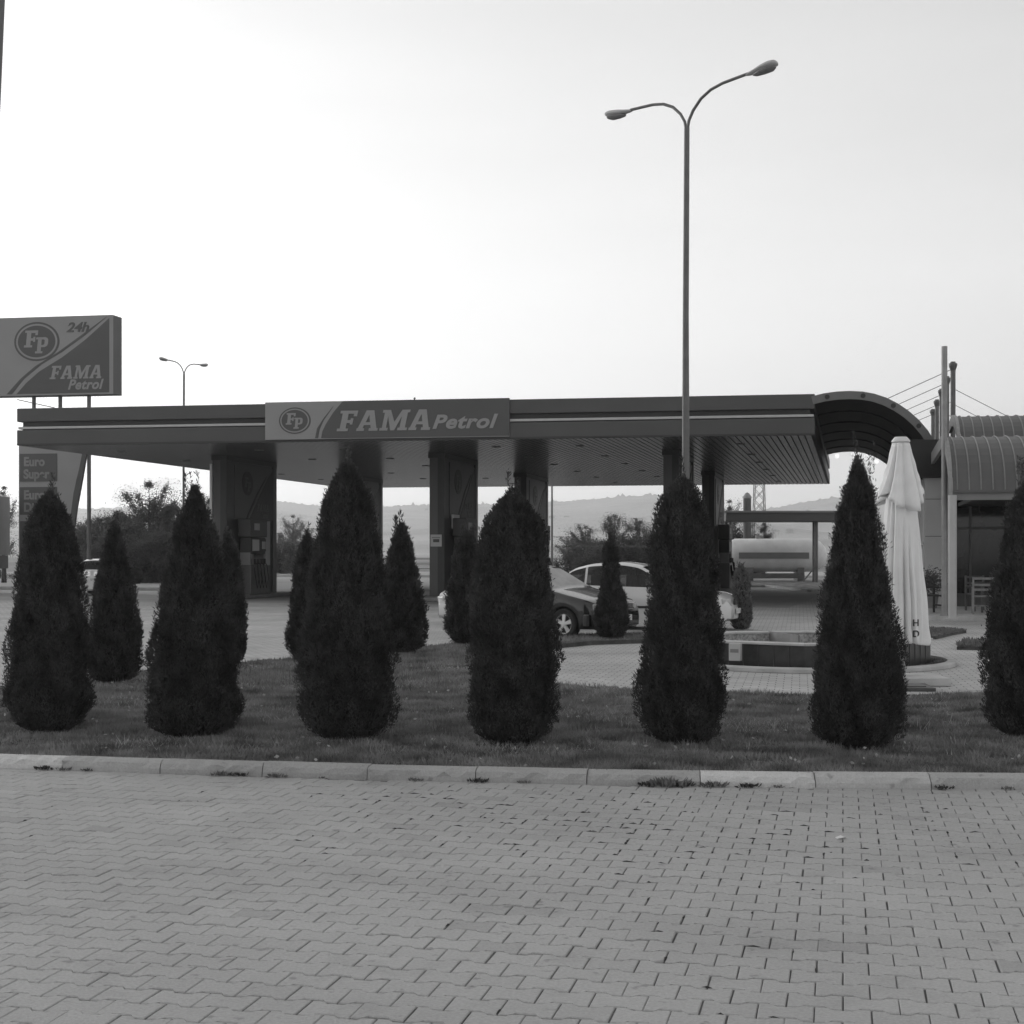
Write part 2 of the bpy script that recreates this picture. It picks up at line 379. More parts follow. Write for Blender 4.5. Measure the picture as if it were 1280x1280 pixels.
def blades(name, poly, N, hgt, wid, m, z=.07, box=None, dens=None, lean=.6, label='short mown grass on the lawn strip behind the kerb', cat='grass'):
    xs = np.array([p[0] for p in poly]); ys = np.array([p[1] for p in poly])
    b = box or (xs.min(), xs.max(), ys.min(), ys.max())
    x = RNG.uniform(b[0], b[1], N*2); y = RNG.uniform(b[2], b[3], N*2)
    k = inside(poly, x, y) & (np.abs(x) < .36*y+.6)
    if dens is not None: k &= dens(x, y)
    x = x[k][:N]; y = y[k][:N]; n_ = len(x)
    h = hgt*RNG.uniform(.35, 1.3, n_)*(1+.45*np.sin(x*5.1+1.3*np.sin(y*7))*np.sin(y*6.7+x)+.25*np.sin(x*13+y*3)*np.sin(y*17)); a = RNG.uniform(0, 2*np.pi, n_); la = RNG.uniform(0, 2*np.pi, n_); le = RNG.uniform(.1, lean, n_)*h
    wx, wy = np.cos(a)*wid, np.sin(a)*wid
    V = np.empty((n_, 3, 3)); V[:, 0] = np.c_[x-wx, y-wy, np.full(n_, z)]; V[:, 1] = np.c_[x+wx, y+wy, np.full(n_, z)]
    V[:, 2] = np.c_[x+np.cos(la)*le, y+np.sin(la)*le, z+h]
    o = npmesh(name, V.reshape(-1, 3), np.arange(n_*3).reshape(-1, 3), m)
    return tag(o, label, cat, kind='stuff')
def soilmask(x, y):
    q = np.sin(x*3.1+2*np.sin(y*2.2))*np.sin(y*4.3+1.5*np.sin(x*1.7))+.5*np.sin(x*11+y*5)*np.sin(y*13-x*3)
    k = RNG.normal(0, .28, len(x)) > q-.75
    for px_, b_ in ((62, 917), (243, 924), (434, 928), (641, 931), (853, 932), (1072, 937), (1287, 924)):
        d_ = (EYE-.08)*F/(b_-HY); cx_ = X(px_, d_+.33); k &= ((x-cx_)**2+(y-d_-.33)**2 > .3**2+RNG.normal(0, .035, len(x)))
    return k
blades('grass', lawn_poly, 230000, .042, .0048, M['grass'], box=(-5.5, 5.5, 10.2, 17), lean=1.1, dens=soilmask)
blades('grass', lawn_poly, 90000, .05, .007, M['grass'], box=(-7.5, 6, 16.5, 31), label='grass on the farther lawn around the second row of conifers')
def patchy(x, y): return (np.sin(x*1.7+2*np.sin(y*1.3))+np.sin(y*2.3+x*.7)+RNG.normal(0, .5, len(x))) > .9
blades('dry_grass', lawn_poly, 45000, .04, .005, M['drygrass'], box=(-6, 6, 11.6, 22), dens=patchy, lean=1.6, label='thin pale dry grass scattered through the lawn', cat='dry grass')

blades('tall_grass_tufts', lawn_poly, 4000, .09, .004, M['drygrass'], box=(-5.5, 5.5, 11.6, 13.6), dens=lambda x, y: (np.sin(x*7.3)*np.sin(x*2.9+y*6)+RNG.normal(0, .12, len(x))) > .88, lean=.7, label='taller straw coloured grass tufts at the foot of the front thujas', cat='grass tufts')
# ------------------------------------------------------------------ conifers
def leafquads(P, D_, L, Wd, jit=.5):
    n_ = len(P); D_ = D_/np.linalg.norm(D_, axis=1, keepdims=True)
    r = RNG.normal(0, 1, (n_, 3)); s = np.cross(D_, r); s /= np.linalg.norm(s, axis=1, keepdims=True)+1e-9
    L = L[:, None]; Wd = Wd[:, None]
    V = np.stack([P, P+D_*L*.45+s*Wd, P+D_*L, P+D_*L*.45-s*Wd], 1)
    return V.reshape(-1, 3)
PROF_T = {'full': [(0, .5), (.03, .8), (.1, .98), (.2, 1), (.42, .89), (.69, .68), (.85, .47), (.94, .27), (1, .04)],
          'point': [(0, .55), (.03, .85), (.1, 1), (.2, .98), (.42, .84), (.6, .66), (.75, .45), (.85, .3), (.93, .16), (1, .03)],
          'slim': [(0, .6), (.05, .9), (.15, 1), (.3, .98), (.45, .75), (.6, .5), (.8, .46), (.92, .38), (1, .05)],
          'blunt': [(0, .55), (.03, .82), (.12, .98), (.25, .98), (.5, .84), (.75, .72), (.88, .55), (.96, .35), (1, .08)],
          'wide': [(0, .6), (.03, .85), (.12, .98), (.25, 1), (.5, .93), (.72, .8), (.86, .6), (.94, .34), (1, .06)]}
def thuja(px, base, top, half, kind, label, wisps=2, dens=1., m='thuja', z0=.08, group='conical thujas on the lawn', lean=0, bushy=0., name='thuja_tree'):
    d = (EYE-z0)*F/(base-HY); rad = half/F*d*.91; d += rad*.8
    rad = half/F*d*.91; H = Z(top, d)-z0
    t = thing(name, label, 'conifer', (X(px, d), d, z0-.02), 0, group)
    pt = PROF_T[kind]; ts = np.array([p[0] for p in pt]); rs = np.array([p[1] for p in pt])
    ph = RNG.uniform(0, 6.28, 12); A = (.125+bushy)
    def rad_at(th, h):
        lob = A*(np.sin(2*th+ph[0]+3*h)*.45+np.sin(3*th+ph[1]+9*h)*.5+np.sin(6*th+ph[2]+14*h+2*np.sin(8*h+ph[3]))*.5+np.sin(11*th+ph[4]+23*h)*.45+np.sin(17*th+ph[6]-31*h)*.25+np.sin(25*h+ph[5]+2*th)*.35+np.sin(47*h+ph[7]+3*th)*.2)
        return rad*np.interp(h, ts, rs)*(1+lob)
    MB().tube([(0, 0, -.05), (0, 0, H*.5), (lean*H*.5, 0, H*.97)], [.05*rad/.4+.01, .03, .006], 8).build('trunk', M['bark'], t)
    # crown: dark inner mass + sprays
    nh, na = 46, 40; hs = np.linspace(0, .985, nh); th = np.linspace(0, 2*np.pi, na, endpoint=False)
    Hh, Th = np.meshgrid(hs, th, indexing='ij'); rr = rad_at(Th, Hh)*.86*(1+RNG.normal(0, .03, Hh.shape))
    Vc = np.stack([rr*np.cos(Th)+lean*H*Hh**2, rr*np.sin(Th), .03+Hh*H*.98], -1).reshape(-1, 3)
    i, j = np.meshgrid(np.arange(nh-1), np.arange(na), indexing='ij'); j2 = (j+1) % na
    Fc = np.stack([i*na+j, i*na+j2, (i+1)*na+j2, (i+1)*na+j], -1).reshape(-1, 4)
    N = int(80000*dens*(H/2.3)*(rad/.4))
    lf = max(.6, min(2.2, d/13))
    N = int(N/lf**1.2)
    h = RNG.uniform(0, 1, N*2); keep = RNG.uniform(0, 1, N*2) < np.interp(h, ts, rs)+.05; h = h[keep][:N]; n_ = len(h)
    a = RNG.uniform(0, 2*np.pi, n_); q = RNG.beta(5, 1.6, n_)*.28+.78
    r_ = rad_at(a, h)*q
    npl = int(560*(H/2.3)*(rad/.4)/lf); pa = RNG.uniform(0, 2*np.pi, npl); phh = RNG.uniform(0, .93, npl)**1.15
    kp = int(n_*.55); ip_ = RNG.integers(0, npl, kp); f_ = RNG.uniform(0, 1, kp)
    hl_ = (RNG.uniform(.1, .24, npl)/H)[ip_]
    h[:kp] = np.clip(phh[ip_]+f_*hl_, 0, 1); a[:kp] = pa[ip_]+RNG.normal(0, .085, kp)*(1.1-f_*.8)
    out_ = np.where(RNG.random(npl) < .07, RNG.uniform(1.05, 1.16, npl), RNG.uniform(.9, 1.08, npl))[ip_]
    r_[:kp] = rad_at(pa[ip_], phh[ip_])*out_*(1-.0*f_)*np.where(h[:kp] > .9, np.interp(h[:kp], ts, rs)/np.interp(np.minimum(phh[ip_], .9), ts, rs), 1-.15*f_)+RNG.normal(0, .012, kp)
    P = np.c_[r_*np.cos(a)+lean*H*h**2, r_*np.sin(a), .02+h*H*.985]
    D_ = np.c_[np.cos(a)*.45, np.sin(a)*.45, np.full(n_, 1.)]+RNG.normal(0, .45, (n_, 3))
    Lq = RNG.uniform(.016, .044, n_)*lf; Wq = RNG.uniform(.0024, .0058, n_)*lf
    VV = [leafquads(P, D_, Lq, Wq)]
    for k in range(wisps+3):
        ang = RNG.uniform(0, 6.28); rr0 = RNG.uniform(0, .3)*rad; hb = RNG.uniform(.82, .95); ln = H*(RNG.uniform(.03, .085) if k < 3 else RNG.uniform(-.06, .02))
        m_ = int(RNG.integers(45, 110)); s = RNG.uniform(0, 1, m_); cx, cy = rr0*math.cos(ang), rr0*math.sin(ang)
        wv = RNG.normal(0, .02, 2)
        P2 = np.c_[cx+wv[0]*s+RNG.normal(0, .016*lf, m_)*(1.25-s)+lean*H, cy+wv[1]*s+RNG.normal(0, .016*lf, m_)*(1.25-s), hb*H+s*(ln+(1-hb)*H)]
        VV.append(leafquads(P2, np.c_[RNG.normal(0, .5, m_), RNG.normal(0, .5, m_), np.ones(m_)], RNG.uniform(.02, .05, m_)*lf, RNG.uniform(.003, .006, m_)*lf))
    Vs = np.concatenate(VV); Fs = np.arange(len(Vs)).reshape(-1, 4)
    V = np.concatenate([Vc, Vs]); Fq = np.concatenate([Fc, Fs+len(Vc)])
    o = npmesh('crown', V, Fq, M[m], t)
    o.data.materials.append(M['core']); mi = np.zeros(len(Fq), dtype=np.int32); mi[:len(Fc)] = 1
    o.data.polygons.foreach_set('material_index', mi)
    return t
g1 = 'front row of conical thujas behind the kerb'
thuja(62, 917, 612, 54, 'full', 'tall dark thuja in the front row, before the price board', 2, group=g1)
thuja(243, 924, 603, 59, 'point', 'tall dark thuja in the front row left of the nearest pump pillar', 2, group=g1)
thuja(434, 928, 572, 59, 'full', 'tallest wide thuja of the front row, under the canopy sign lettering', 4, group=g1)
thuja(641, 931, 608, 58, 'wide', 'blunt topped thuja of the front row hiding the dark hatchback rear', 4, group=g1)
thuja(853, 932, 594, 56, 'blunt', 'dark straight sided thuja standing before the tall double street lamp', 3, group=g1)
thuja(1072, 937, 566, 59, 'point', 'sharply pointed thuja just left of the closed white parasol', 3, group=g1, bushy=.02)
thuja(1287, 924, 592, 56, 'full', 'thuja cut off by the right edge, before the restaurant terrace', 2, group=g1, m='thuja')
g2 = 'second row of smaller thujas on the lawn'
thuja(143, 854, 652, 33, 'point', 'smaller thuja between the price board and the nearest pump pillar', 2, group=g2)
thuja(286, 832, 668, 22, 'full', 'small thuja peeking out from behind a taller one below the pillar', 1, group=g2)
thuja(385, 829, 668, 25, 'full', 'small thuja half hidden behind the tallest front thuja', 1, group=g2)
thuja(502, 817, 652, 30, 'point', 'free standing small pointed thuja left of the middle pump pillar', 3, group=g2)
thuja(584, 806, 664, 26, 'full', 'small thuja in front of the pale hatchback', 1, group=g2)
thuja(764, 798, 675, 20, 'slim', 'slim uneven thuja in front of the dark car nose', 1, group=g2)
thuja(927, 787, 709, 13, 'blunt', 'short pale bushy thuja beside the front of the white estate', 2, m='thuja2', group=g2, z0=.0)

# topiary ball
d = 41; t = thing('topiary_ball', 'small round clipped shrub on a thin stem beyond the lawn', 'shrub', (X(169, d), d, 0))
MB().tube([(0, 0, 0), (0, 0, 1.0)], .02, 8).build('trunk', M['bark'], t)
n_ = 3000; P = RNG.normal(0, 1, (n_, 3)); P /= np.linalg.norm(P, axis=1, keepdims=True); Pp = P*.2*RNG.uniform(.7, 1.03, (n_, 1))+np.array([0, 0, 1.03])
npmesh('crown', leafquads(Pp, P+RNG.normal(0, .5, (n_, 3)), RNG.uniform(.03, .06, n_), RNG.uniform(.015, .025, n_)), np.arange(n_*4).reshape(-1, 4), M['thuja'], t)

# weeds at the kerb
wd0 = None
for k, (px, s) in enumerate([(20, .8), (50, .6), (82, .5), (265, .9), (290, .7), (340, .8), (398, .3), (520, .6), (598, .8), (655, .5), (805, .8), (832, 1.6), (850, .9), (888, 1.1), (928, .9), (965, .5), (1165, .7), (1240, .5)]):
    yk = kerb_y(X(px, 10.6))-.02
    n_ = int(60*s)+14; a = RNG.uniform(0, 6.28, n_); r_ = RNG.uniform(0, .06, n_)*s
    P = np.c_[r_*np.cos(a)*1.5, -np.abs(r_*np.sin(a))*.8, RNG.uniform(0, .012, n_)]
    D_ = np.c_[np.cos(a), np.sin(a)-.3, RNG.uniform(.3, 2.2, n_)]
    lab = ['low weed tuft growing in the joint at the kerb foot', 'largest leafy weed clump at the kerb foot before the street lamp thuja'][1 if px == 832 else 0]
    o = npmesh('weed', leafquads(P, D_, RNG.uniform(.02, .05, n_)*s, RNG.uniform(.005, .011, n_)*s), np.arange(n_*4).reshape(-1, 4), M['thuja2'] if k % 2 else M['thuja'])
    o.location = (X(px, 10.6), yk, .012); tag(o, lab, 'weed', 'low weeds along the kerb foot')
# scrap of paper on the pavers, leaf litter on the lawn
x, y = G(1051, 1051); mb = MB(); mb.add([(-.025, -.02, .001), (.02, -.025, .012), (.035, .012, .002), (.004, .024, .014), (-.03, .012, .004)], [(0, 1, 2), (0, 2, 3), (0, 3, 4)])
o = mb.build('paper_scrap', M['white']); o.location = (x, y, .014); tag(o, 'crumpled white paper scrap lying on the pavers', 'litter')
n_ = 420; x = RNG.uniform(-5, 5, n_); y = RNG.uniform(10.8, 21, n_); k = inside(lawn_poly, x, y); x, y = x[k], y[k]; n_ = len(x)
P = np.c_[x, y, np.full(n_, .105)]; o = npmesh('fallen_leaves', leafquads(P, RNG.normal(0, 1, (n_, 3))*[1, 1, .25], RNG.uniform(.02, .05, n_), RNG.uniform(.008, .018, n_)), np.arange(n_*4).reshape(-1, 4), M['drygrass'])
tag(o, 'pale fallen leaves scattered over the lawn', 'fallen leaves', kind='stuff')

# ------------------------------------------------------------------ petrol station canopy (slightly skewed plan)
O = Vector((9.0, 44.0, 0)); Vd = Vector((-math.cos(R(10)), math.sin(R(10)), 0)); Ud = Vector((math.sin(R(12.9)), math.cos(R(12.9)), 0))
def C(s, t, z): return O+Vd*s+Ud*t+Vector((0, 0, z))
def slab(mb, s0, s1, t0, t1, z0, z1):
    q = [(s0, t0), (s1, t0), (s1, t1), (s0, t1)]
    return mb.hexa([C(a, b, z0) for a, b in q], [C(a, b, z1) for a, b in q])
CW, CD = 25.6, 32.0
can = thing('petrol_station_canopy', 'wide flat petrol station canopy on six broad pillars, dark fascia with light stripe', 'canopy', (0, 0, 0))
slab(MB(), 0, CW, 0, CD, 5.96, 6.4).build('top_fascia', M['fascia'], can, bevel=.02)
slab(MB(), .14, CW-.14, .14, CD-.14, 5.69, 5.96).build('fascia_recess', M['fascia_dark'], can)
slab(MB(), .0, CW, .0, CD, 5.22, 5.69).build('bottom_fascia', M['fascia'], can, bevel=.02)
mb = MB(); slab(mb, -.03, .05, -.03, 5.69+2, 5.72, 5.79) if False else None
slab(mb, .03, CW-.03, .03, .11, 5.72, 5.80); slab(mb, .03, .11, .115, CD, 5.72, 5.80); slab(mb, CW-.11, CW-.03, .115, CD, 5.72, 5.80)
mb.build('light_stripe', M['tube'], can, bevel=.015)
mb = MB(); slab(mb, .004, .1, -.012, CD, 5.19, 5.24); slab(mb, CW-.1, CW-.004, -.012, CD, 5.19, 5.24); slab(mb, .1, CW-.1, -.012, .09, 5.19, 5.24)
mb.build('drip_edge', M['fascia_dark'], can)
mb = MB(); s = .11; i = 0
while s < CW-.2:
    slab(mb, s, s+.165, .12, CD-.02, 5.18, 5.215); s += .205; i += 1
mb.build('ceiling_slats', M['slat'], can)
for s in (2.4, 7.6, 10.4, 15.6, 18.6, 23.6):
    for t_ in (3.2, 8.3, 13, 18, 23, 28.5):
        c = C(s, t_, 5.16); mb = MB(); mb.lathe([(0, .012), (.11, .012), (.15, 0), (.16, .02), (.16, .03)], c, 16)
        mb.build('downlight', M['galv_dark'], can, smooth=True)
# small vent finial on roof
c = C(12.4, .6, 6.4); MB().tube([c, c+Vector((0, 0, .14))], [.02, .02], 8).lathe([(.0, .19), (.035, .17), (.035, .13), (0, .13)], c, 10).build('vent_cap', M['galv_dark'], can)

# lettering --------------------------------------------------------
GL = {  # slab serif outlines, unit cap height
 'F': ([(0, 0), (.52, 0), (.52, .13), (.4, .13), (.4, .4), (.55, .4), (.55, .32), (.68, .32), (.68, .62), (.55, .62), (.55, .54), (.4, .54), (.4, .85), (.66, .85), (.66, .72), (.82, .72), (.82, 1), (0, 1), (0, .87), (.12, .87), (.12, .13), (0, .13)], None, .86),
 'A': ([(0, 0), (.36, 0), (.36, .13), (.28, .13), (.32, .28), (.62, .28), (.66, .13), (.58, .13), (.58, 0), (1.0, 0), (1.0, .13), (.93, .13), (.66, 1), (.3, 1), (.05, .13), (0, .13)], [(.37, .42), (.47, .78), (.57, .42)], 1.02),
 'M': ([(0, 0), (.38, 0), (.38, .13), (.29, .13), (.29, .68), (.52, 0), (.7, 0), (.93, .68), (.93, .13), (.84, .13), (.84, 0), (1.28, 0), (1.28, .13), (1.18, .13), (1.18, .87), (1.28, .87), (1.28, 1), (.9, 1), (.63, .42), (.36, 1), (0, 1), (0, .87), (.1, .87), (.1, .13), (0, .13)], None, 1.3),
 'P': ([(0, 0), (.5, 0), (.5, .13), (.38, .13), (.38, .38), (.6, .38), (.76, .45), (.82, .58), (.82, .8), (.76, .93), (.62, 1), (0, 1), (0, .87), (.12, .87), (.12, .13), (0, .13)], [(.38, .52), (.38, .86), (.52, .86), (.58, .8), (.58, .58), (.52, .52)], .84)}
def glyphs(mb, txt, u0, v0, h, P, w0, w1, shear=.2, gap=.1, wd=1.0):
    u = u0
    for ch in txt:
        out, hole, adv = GL[ch]
        f = lambda p: (u+(p[0]*wd+p[1]*shear)*h, v0+p[1]*h)
        a = [f(p) for p in out]
        loops = [a]+([[f(p) for p in hole]] if hole else [])
        tri = tessellate_polygon([[Vector((q[0], q[1], 0)) for q in l] for l in loops])
        flat = [q for l in loops for q in l]; n = len(flat)
        vs = [P(q[0], q[1], w0) for q in flat]+[P(q[0], q[1], w1) for q in flat]
        fs = [tuple(t) for t in tri]+[tuple(k+n for k in t) for t in tri]
        o = 0
        for l in loops:
            m = len(l); fs += [(o+k, o+(k+1) % m, n+o+(k+1) % m, n+o+k) for k in range(m)]; o += m
        mb.add(vs, fs); u += (adv*wd+gap)*h
    return u
def fonttext(mb, txt, u0, v0, h, P, w, ext=.01, shear=.25, bold=.02, wd=1.0, space=1.0):
    cu_ = bpy.data.curves.new('t', 'FONT'); cu_.body = txt; cu_.size = h*1.4; cu_.shear = shear; cu_.offset = bold*h; cu_.extrude = ext/2; cu_.space_character = space
    ob = bpy.data.objects.new('t', cu_); S.collection.objects.link(ob)
    dg = bpy.context.evaluated_depsgraph_get(); me = bpy.data.meshes.new_from_object(ob.evaluated_get(dg))
    mb.add([P(u0+v.co.x*wd, v0+v.co.y, w+v.co.z) for v in me.vertices], [tuple(p.vertices) for p in me.polygons])
    bpy.data.objects.remove(ob); bpy.data.meshes.remove(me); bpy.data.curves.remove(cu_)
def ell(cx, cy, a, b, n=40): return [(cx+a*math.cos(2*math.pi*k/n), cy+b*math.sin(2*math.pi*k/n)) for k in range(n)]
def sign_face(P, W, H, par, cx, cy, er, boundary, stripe, mats=('sign_light', 'sign_dark'), fama=None, petrol=None, w=0, h24=None):
    """P(u,v,w) with u in 0..W, v in 0..H, w outward"""
    L_, D_ = M[mats[0]], M[mats[1]]
    MB().poly([(0, 0), (W, 0), (W, H), (0, H)], w, w+.02, P).build('sign_panel', L_, par)
    MB().poly(boundary, w+.018, w+.03, P).build('dark_field', D_, par)
    MB().poly(stripe, w+.018, w+.036, P).build('curved_stripe', D_, par)
    mb = MB()
    lg = thing_part('emblem', par)
    MB().poly(ell(cx, cy, er*1.18, er*.95), w+.018, w+.034, P).build('emblem_ring', D_, lg)
    MB().poly(ell(cx, cy, er*1.08, er*.86), w+.03, w+.04, P).build('emblem_inner_ring', L_, lg)
    MB().poly(ell(cx, cy, er*.98, er*.77), w+.037, w+.046, P).build('emblem_disc', D_, lg)
    mb = MB(); glyphs(mb, 'F', cx-er*.66, cy-er*.28, er*.82, P, w+.044, w+.055, .1)
    glyphs(mb, 'P', cx-er*.08, cy-er*.58, er*.78, P, w+.048, w+.06, .1); mb.build('emblem_letters', L_, lg)
    mb = MB()
    if fama: glyphs(mb, 'FAMA', fama[0], fama[1], fama[2], P, w+.028, w+.05, .22, .07, fama[3])
    if petrol:
        if petrol[4]: fonttext(mb, 'Petrol', petrol[0], petrol[1], petrol[2], P, w+.04, .02, .3, .045, petrol[3], 1.08)
    if mb.v: mb.build('lettering', L_, par)
    if h24:
        mb = MB(); fonttext(mb, '24h', h24[0], h24[1], h24[2], P, w+.034, .02, .3, .03, 1.15, 1.02); mb.build('hours_lettering', D_, par)
def thing_part(name, par):
    o = bpy.data.objects.new(name, None); S.collection.objects.link(o); o.parent = par; return o

# sign on the canopy fascia
s0, s1 = 17.07, 9.21; W = s0-s1; zb, zt = 5.255, 6.44; Hh = zt-zb
Ps = lambda u, v, w_: C(s0-u, -.03-w_, zb+v)
csg = thing('canopy_sign', 'long sign reading FAMA Petrol with oval FP emblem on the canopy fascia', 'sign')
slab(MB(), s1, s0, -.04, .02, zb, zt).build('sign_box', M['sign_dark'], csg)
bnd = [(W*.235, Hh*.02), (W, Hh*.02), (W, Hh), (W*.325, Hh), (W*.285, Hh*.7), (W*.255, Hh*.4), (W*.24, Hh*.2)]
stp = [(W*.21, 0.03), (W*.222, .03), (W*.228, Hh*.25), (W*.245, Hh*.5), (W*.285, Hh*.86), (W*.245, Hh*.55), (W*.218, Hh*.28)]
sign_face(Ps, W, Hh, csg, W*.125, Hh*.5, .44, bnd, stp, fama=(W*.3, Hh*.2, .64, 1.07), petrol=(W*.69, Hh*.24, .42, 1.24, True), w=.01)

# pillars, islands, pumps ------------------------------------------
def pillar(s, t0, L, label, nearest=False):
    p = thing('pump_pillar', label, 'pillar', (0, 0, 0), 0, 'canopy pillars')
    # s = left edge, right edge = s-.52
    slab(MB(), s-.5, s-.02, t0+.02, t0+L-.02, .14, 5.19).build('core_wall', M['col'], p, bevel=.01)
    slab(MB(), s-.52, s+.0, t0-.0, t0+.05, .14, 5.19).build('end_cladding', M['col'], p)
    slab(MB(), s-.54, s-.3, t0-.03, t0+.0, .14, 5.19).build('end_trim', M['col_dark'], p)
    slab(MB(), s-.56, s-.5, t0+L-.35, t0+L+.02, .14, 5.19).build('rear_trim', M['col'], p, bevel=.02)
    slab(MB(), s-.56, s+.04, t0-.05, t0+L+.04, 5.02, 5.185).build('head_collar', M['col_dark'], p)
    # advertising panel, on the right flank
    W_, H_ = 3.6, 2.0
    Pp = lambda u, v, w_: C(s-.5-w_, t0+.75+u, 2.92+v)
    bnd = [(1.3, 0), (W_, 0), (W_, 1.95), (3.1, 1.6), (2.3, .9), (1.7, .35)]
    stp = [(1.0, 0), (1.15, 0), (1.55, .4), (2.1, .95), (3.0, 1.7), (2.0, .98), (1.4, .4)]
    pn = thing_part('advert_panel', p)
    D_ = M['sign_dark'] if not nearest else M['sign_dark']
    MB().poly([(0, 0), (W_, 0), (W_, H_), (0, H_)], .0, .03, Pp).build('panel_board', M['col'], pn)
    MB().poly(bnd, .028, .04, Pp).build('panel_dark_field', M['col_dark'], pn)
    MB().poly(stp, .028, .044, Pp).build('panel_stripe', M['col_dark'], pn)
    mb = MB(); mb.poly(ell(1.15, 1.35, .5, .45), .028, .042, Pp); mb.build('panel_emblem', M['col_dark'], pn)
    mb = MB(); glyphs(mb, 'F', .85, 1.22, .36, Pp, .04, .052, .1); glyphs(mb, 'P', 1.1, 1.05, .36, Pp, .044, .056, .1)
    glyphs(mb, 'FAMA', 2.0, .35, .26, Pp, .038, .05, .2, .07); fonttext(mb, 'Petrol', 2.4, .1, .2, Pp, .045, .01, .3, .03)
    mb.build('panel_lettering', M['col'], pn)
    slab(MB(), s-.53, s-.5, t0+2.1, t0+L-.6, 1.2, 2.9).build('lower_panel', M['panel'], p)
    return p
def island(s, t0, L, label):
    p = thing('pump_island', label, 'island', (0, 0, 0), 0, 'raised concrete pump islands')
    mb = MB(); slab(mb, s-1.15, s+.65, t0-1.3, t0+L+1.3, 0, .13); mb.build('kerb_base', M['concrete_dark'], p, bevel=.03)
    slab(MB(), s-1.05, s+.55, t0-1.2, t0+L+1.2, .128, .14).build('top_slab', M['concrete_dark'], p)
    return p
def pump(s, t, label):
    p = thing('fuel_pump', label, 'fuel pump', tuple(C(s, t, .14)), R(12.9)*-1+R(0), 'fuel pumps on the islands')
    # local x across island (+x = right), y along island
    b = lambda n, c, d, m, par=p, bev=.01: MB().box(c, d).build(n, m, par, bevel=bev)
    b('cabinet', (0, 0, .55), (.5, 1.5, 1.1), M['col'], bev=.03)
    b('upper_cabinet', (0, 0, 1.8), (.44, 1.4, .62), M['fascia_dark'], bev=.03)
    b('header', (0, 0, 2.45), (.5, 1.6, .66), M['fascia'], bev=.03)
    b('post', (0, -.66, 1.3), (.4, .14, .5), M['mid']); b('post', (0, .66, 1.3), (.4, .14, .5), M['mid'])
    for sx in (-1, 1):
        sc = b('display', (sx*.226, -.25, 1.82), (.02, .62, .42), M['tube']); b('display_frame', (sx*.222, .48, 1.82), (.02, .44, .46), M['black'], sc, 0); b('price_card', (sx*.236, .48, 1.82), (.01, .34, .28), M['panel'], sc, 0)
        b('header_badge', (sx*.252, -.2, 2.5), (.01, .5, .25), M['panel'])
        for k in (-.45, -.15, .15, .45):
            h = MB().tube([(sx*.26, k, 1.2), (sx*.36, k+.02, 1.1), (sx*.42, k+.05, .6), (sx*.34, k+.06, .22), (sx*.28, k+.02, .7), (sx*.25, k, 1.0)], .018, 6).build('hose', M['rubber'], p, smooth=True)
            MB().box((sx*.28, k, 1.22), (.08, .05, .2)).build('nozzle', M['black'], h)
    return p
names = ['nearest', 'middle', 'right hand']
for k, s in enumerate((21.5, 13.45, 5.23)):
    island(s, 6, 4.7, 'front pump island under the %s pillar' % ['left', 'middle', 'right'][k])
    island(s, 19.5, 4.7, 'rear pump island under the %s rear pillar' % ['left', 'middle', 'right'][k])
    pillar(s, 6, 4.7, ['leftmost front pillar with dim advert panel and light tube at its side', 'middle front pillar with paper notices taped on', 'right front pillar half hidden by the street lamp'][k], k == 0)
    pillar(s, 19.5, 4.7, ['left rear pillar behind the tallest thuja', 'middle rear pillar behind the blunt topped thuja', 'right rear pillar beside the gas tank shelter'][k])
    pump(s-.86, 7.6, 'fuel pump beside the %s front pillar' % ['left', 'middle', 'right'][k])
    pump(s-.86, 21.2, 'fuel pump beside the %s rear pillar' % ['left', 'middle', 'right'][k])
o = slab(MB(), 21.52, 21.6, 5.96, 6.06, 2.9, 4.9).build('light_tube', M['white']); tag(o, 'thin white light tube on the edge of the left front pillar', 'light tube')
o = slab(MB(), 13.0, 13.4, 5.94, 5.96, 1.9, 2.32).build('notice', M['pale']); tag(o, 'small printed notice taped to the front edge of the middle pillar', 'notice')
mb = MB(); slab(mb, 13.05, 13.35, 5.925, 5.94, 2.2, 2.22); slab(mb, 13.08, 13.3, 5.925, 5.94, 2.05, 2.16); mb.build('print', M['fascia'], o)
o = slab(MB(), 12.83, 12.9, 6.9, 7.75, 2.55, 3.05); o = o.build('notice', M['white']); tag(o, 'larger white notice on the flank of the middle pillar', 'notice')

# ------------------------------------------------------------------ totem sign on the left
dT = 61.5
tot = thing('price_totem', 'tall roadside sign with large FAMA Petrol billboard over fuel price boards', 'sign', (0, 0, 0))
B0 = Vector((X(-83, dT+.8), dT+1.2, 0)); Vr = -Vd
def T(u, w_, z): return B0+Vr*u-Ud*w_+Vector((0, 0, z))
Wb = 7.95; zb, zt = Z(493, dT), Z(390.5, dT-.8)
def tbox(mb, u0, u1, w0, w1, z0, z1):
    q = [(u0, w0), (u1, w0), (u1, w1), (u0, w1)]; return mb.hexa([T(a, b, z0) for a, b in q], [T(a, b, z1) for a, b in q])
bb = tbox(MB(), 0, Wb, -.75, 0, zb, zt).build('billboard', M['sign_dark'], tot, bevel=.02)
W, Hh = Wb, zt-zb
Pb = lambda u, v, w_: T(u, w_, zb+v)
ue = lambda px: (px+92)/234.*Wb
vv = lambda py: (493-py)/99.*Hh
bnd = [(ue(15), vv(491)), (ue(137), vv(491)), (ue(137), vv(398)), (ue(105), vv(425)), (ue(75), vv(446)), (ue(45), vv(463)), (ue(28), vv(477))]
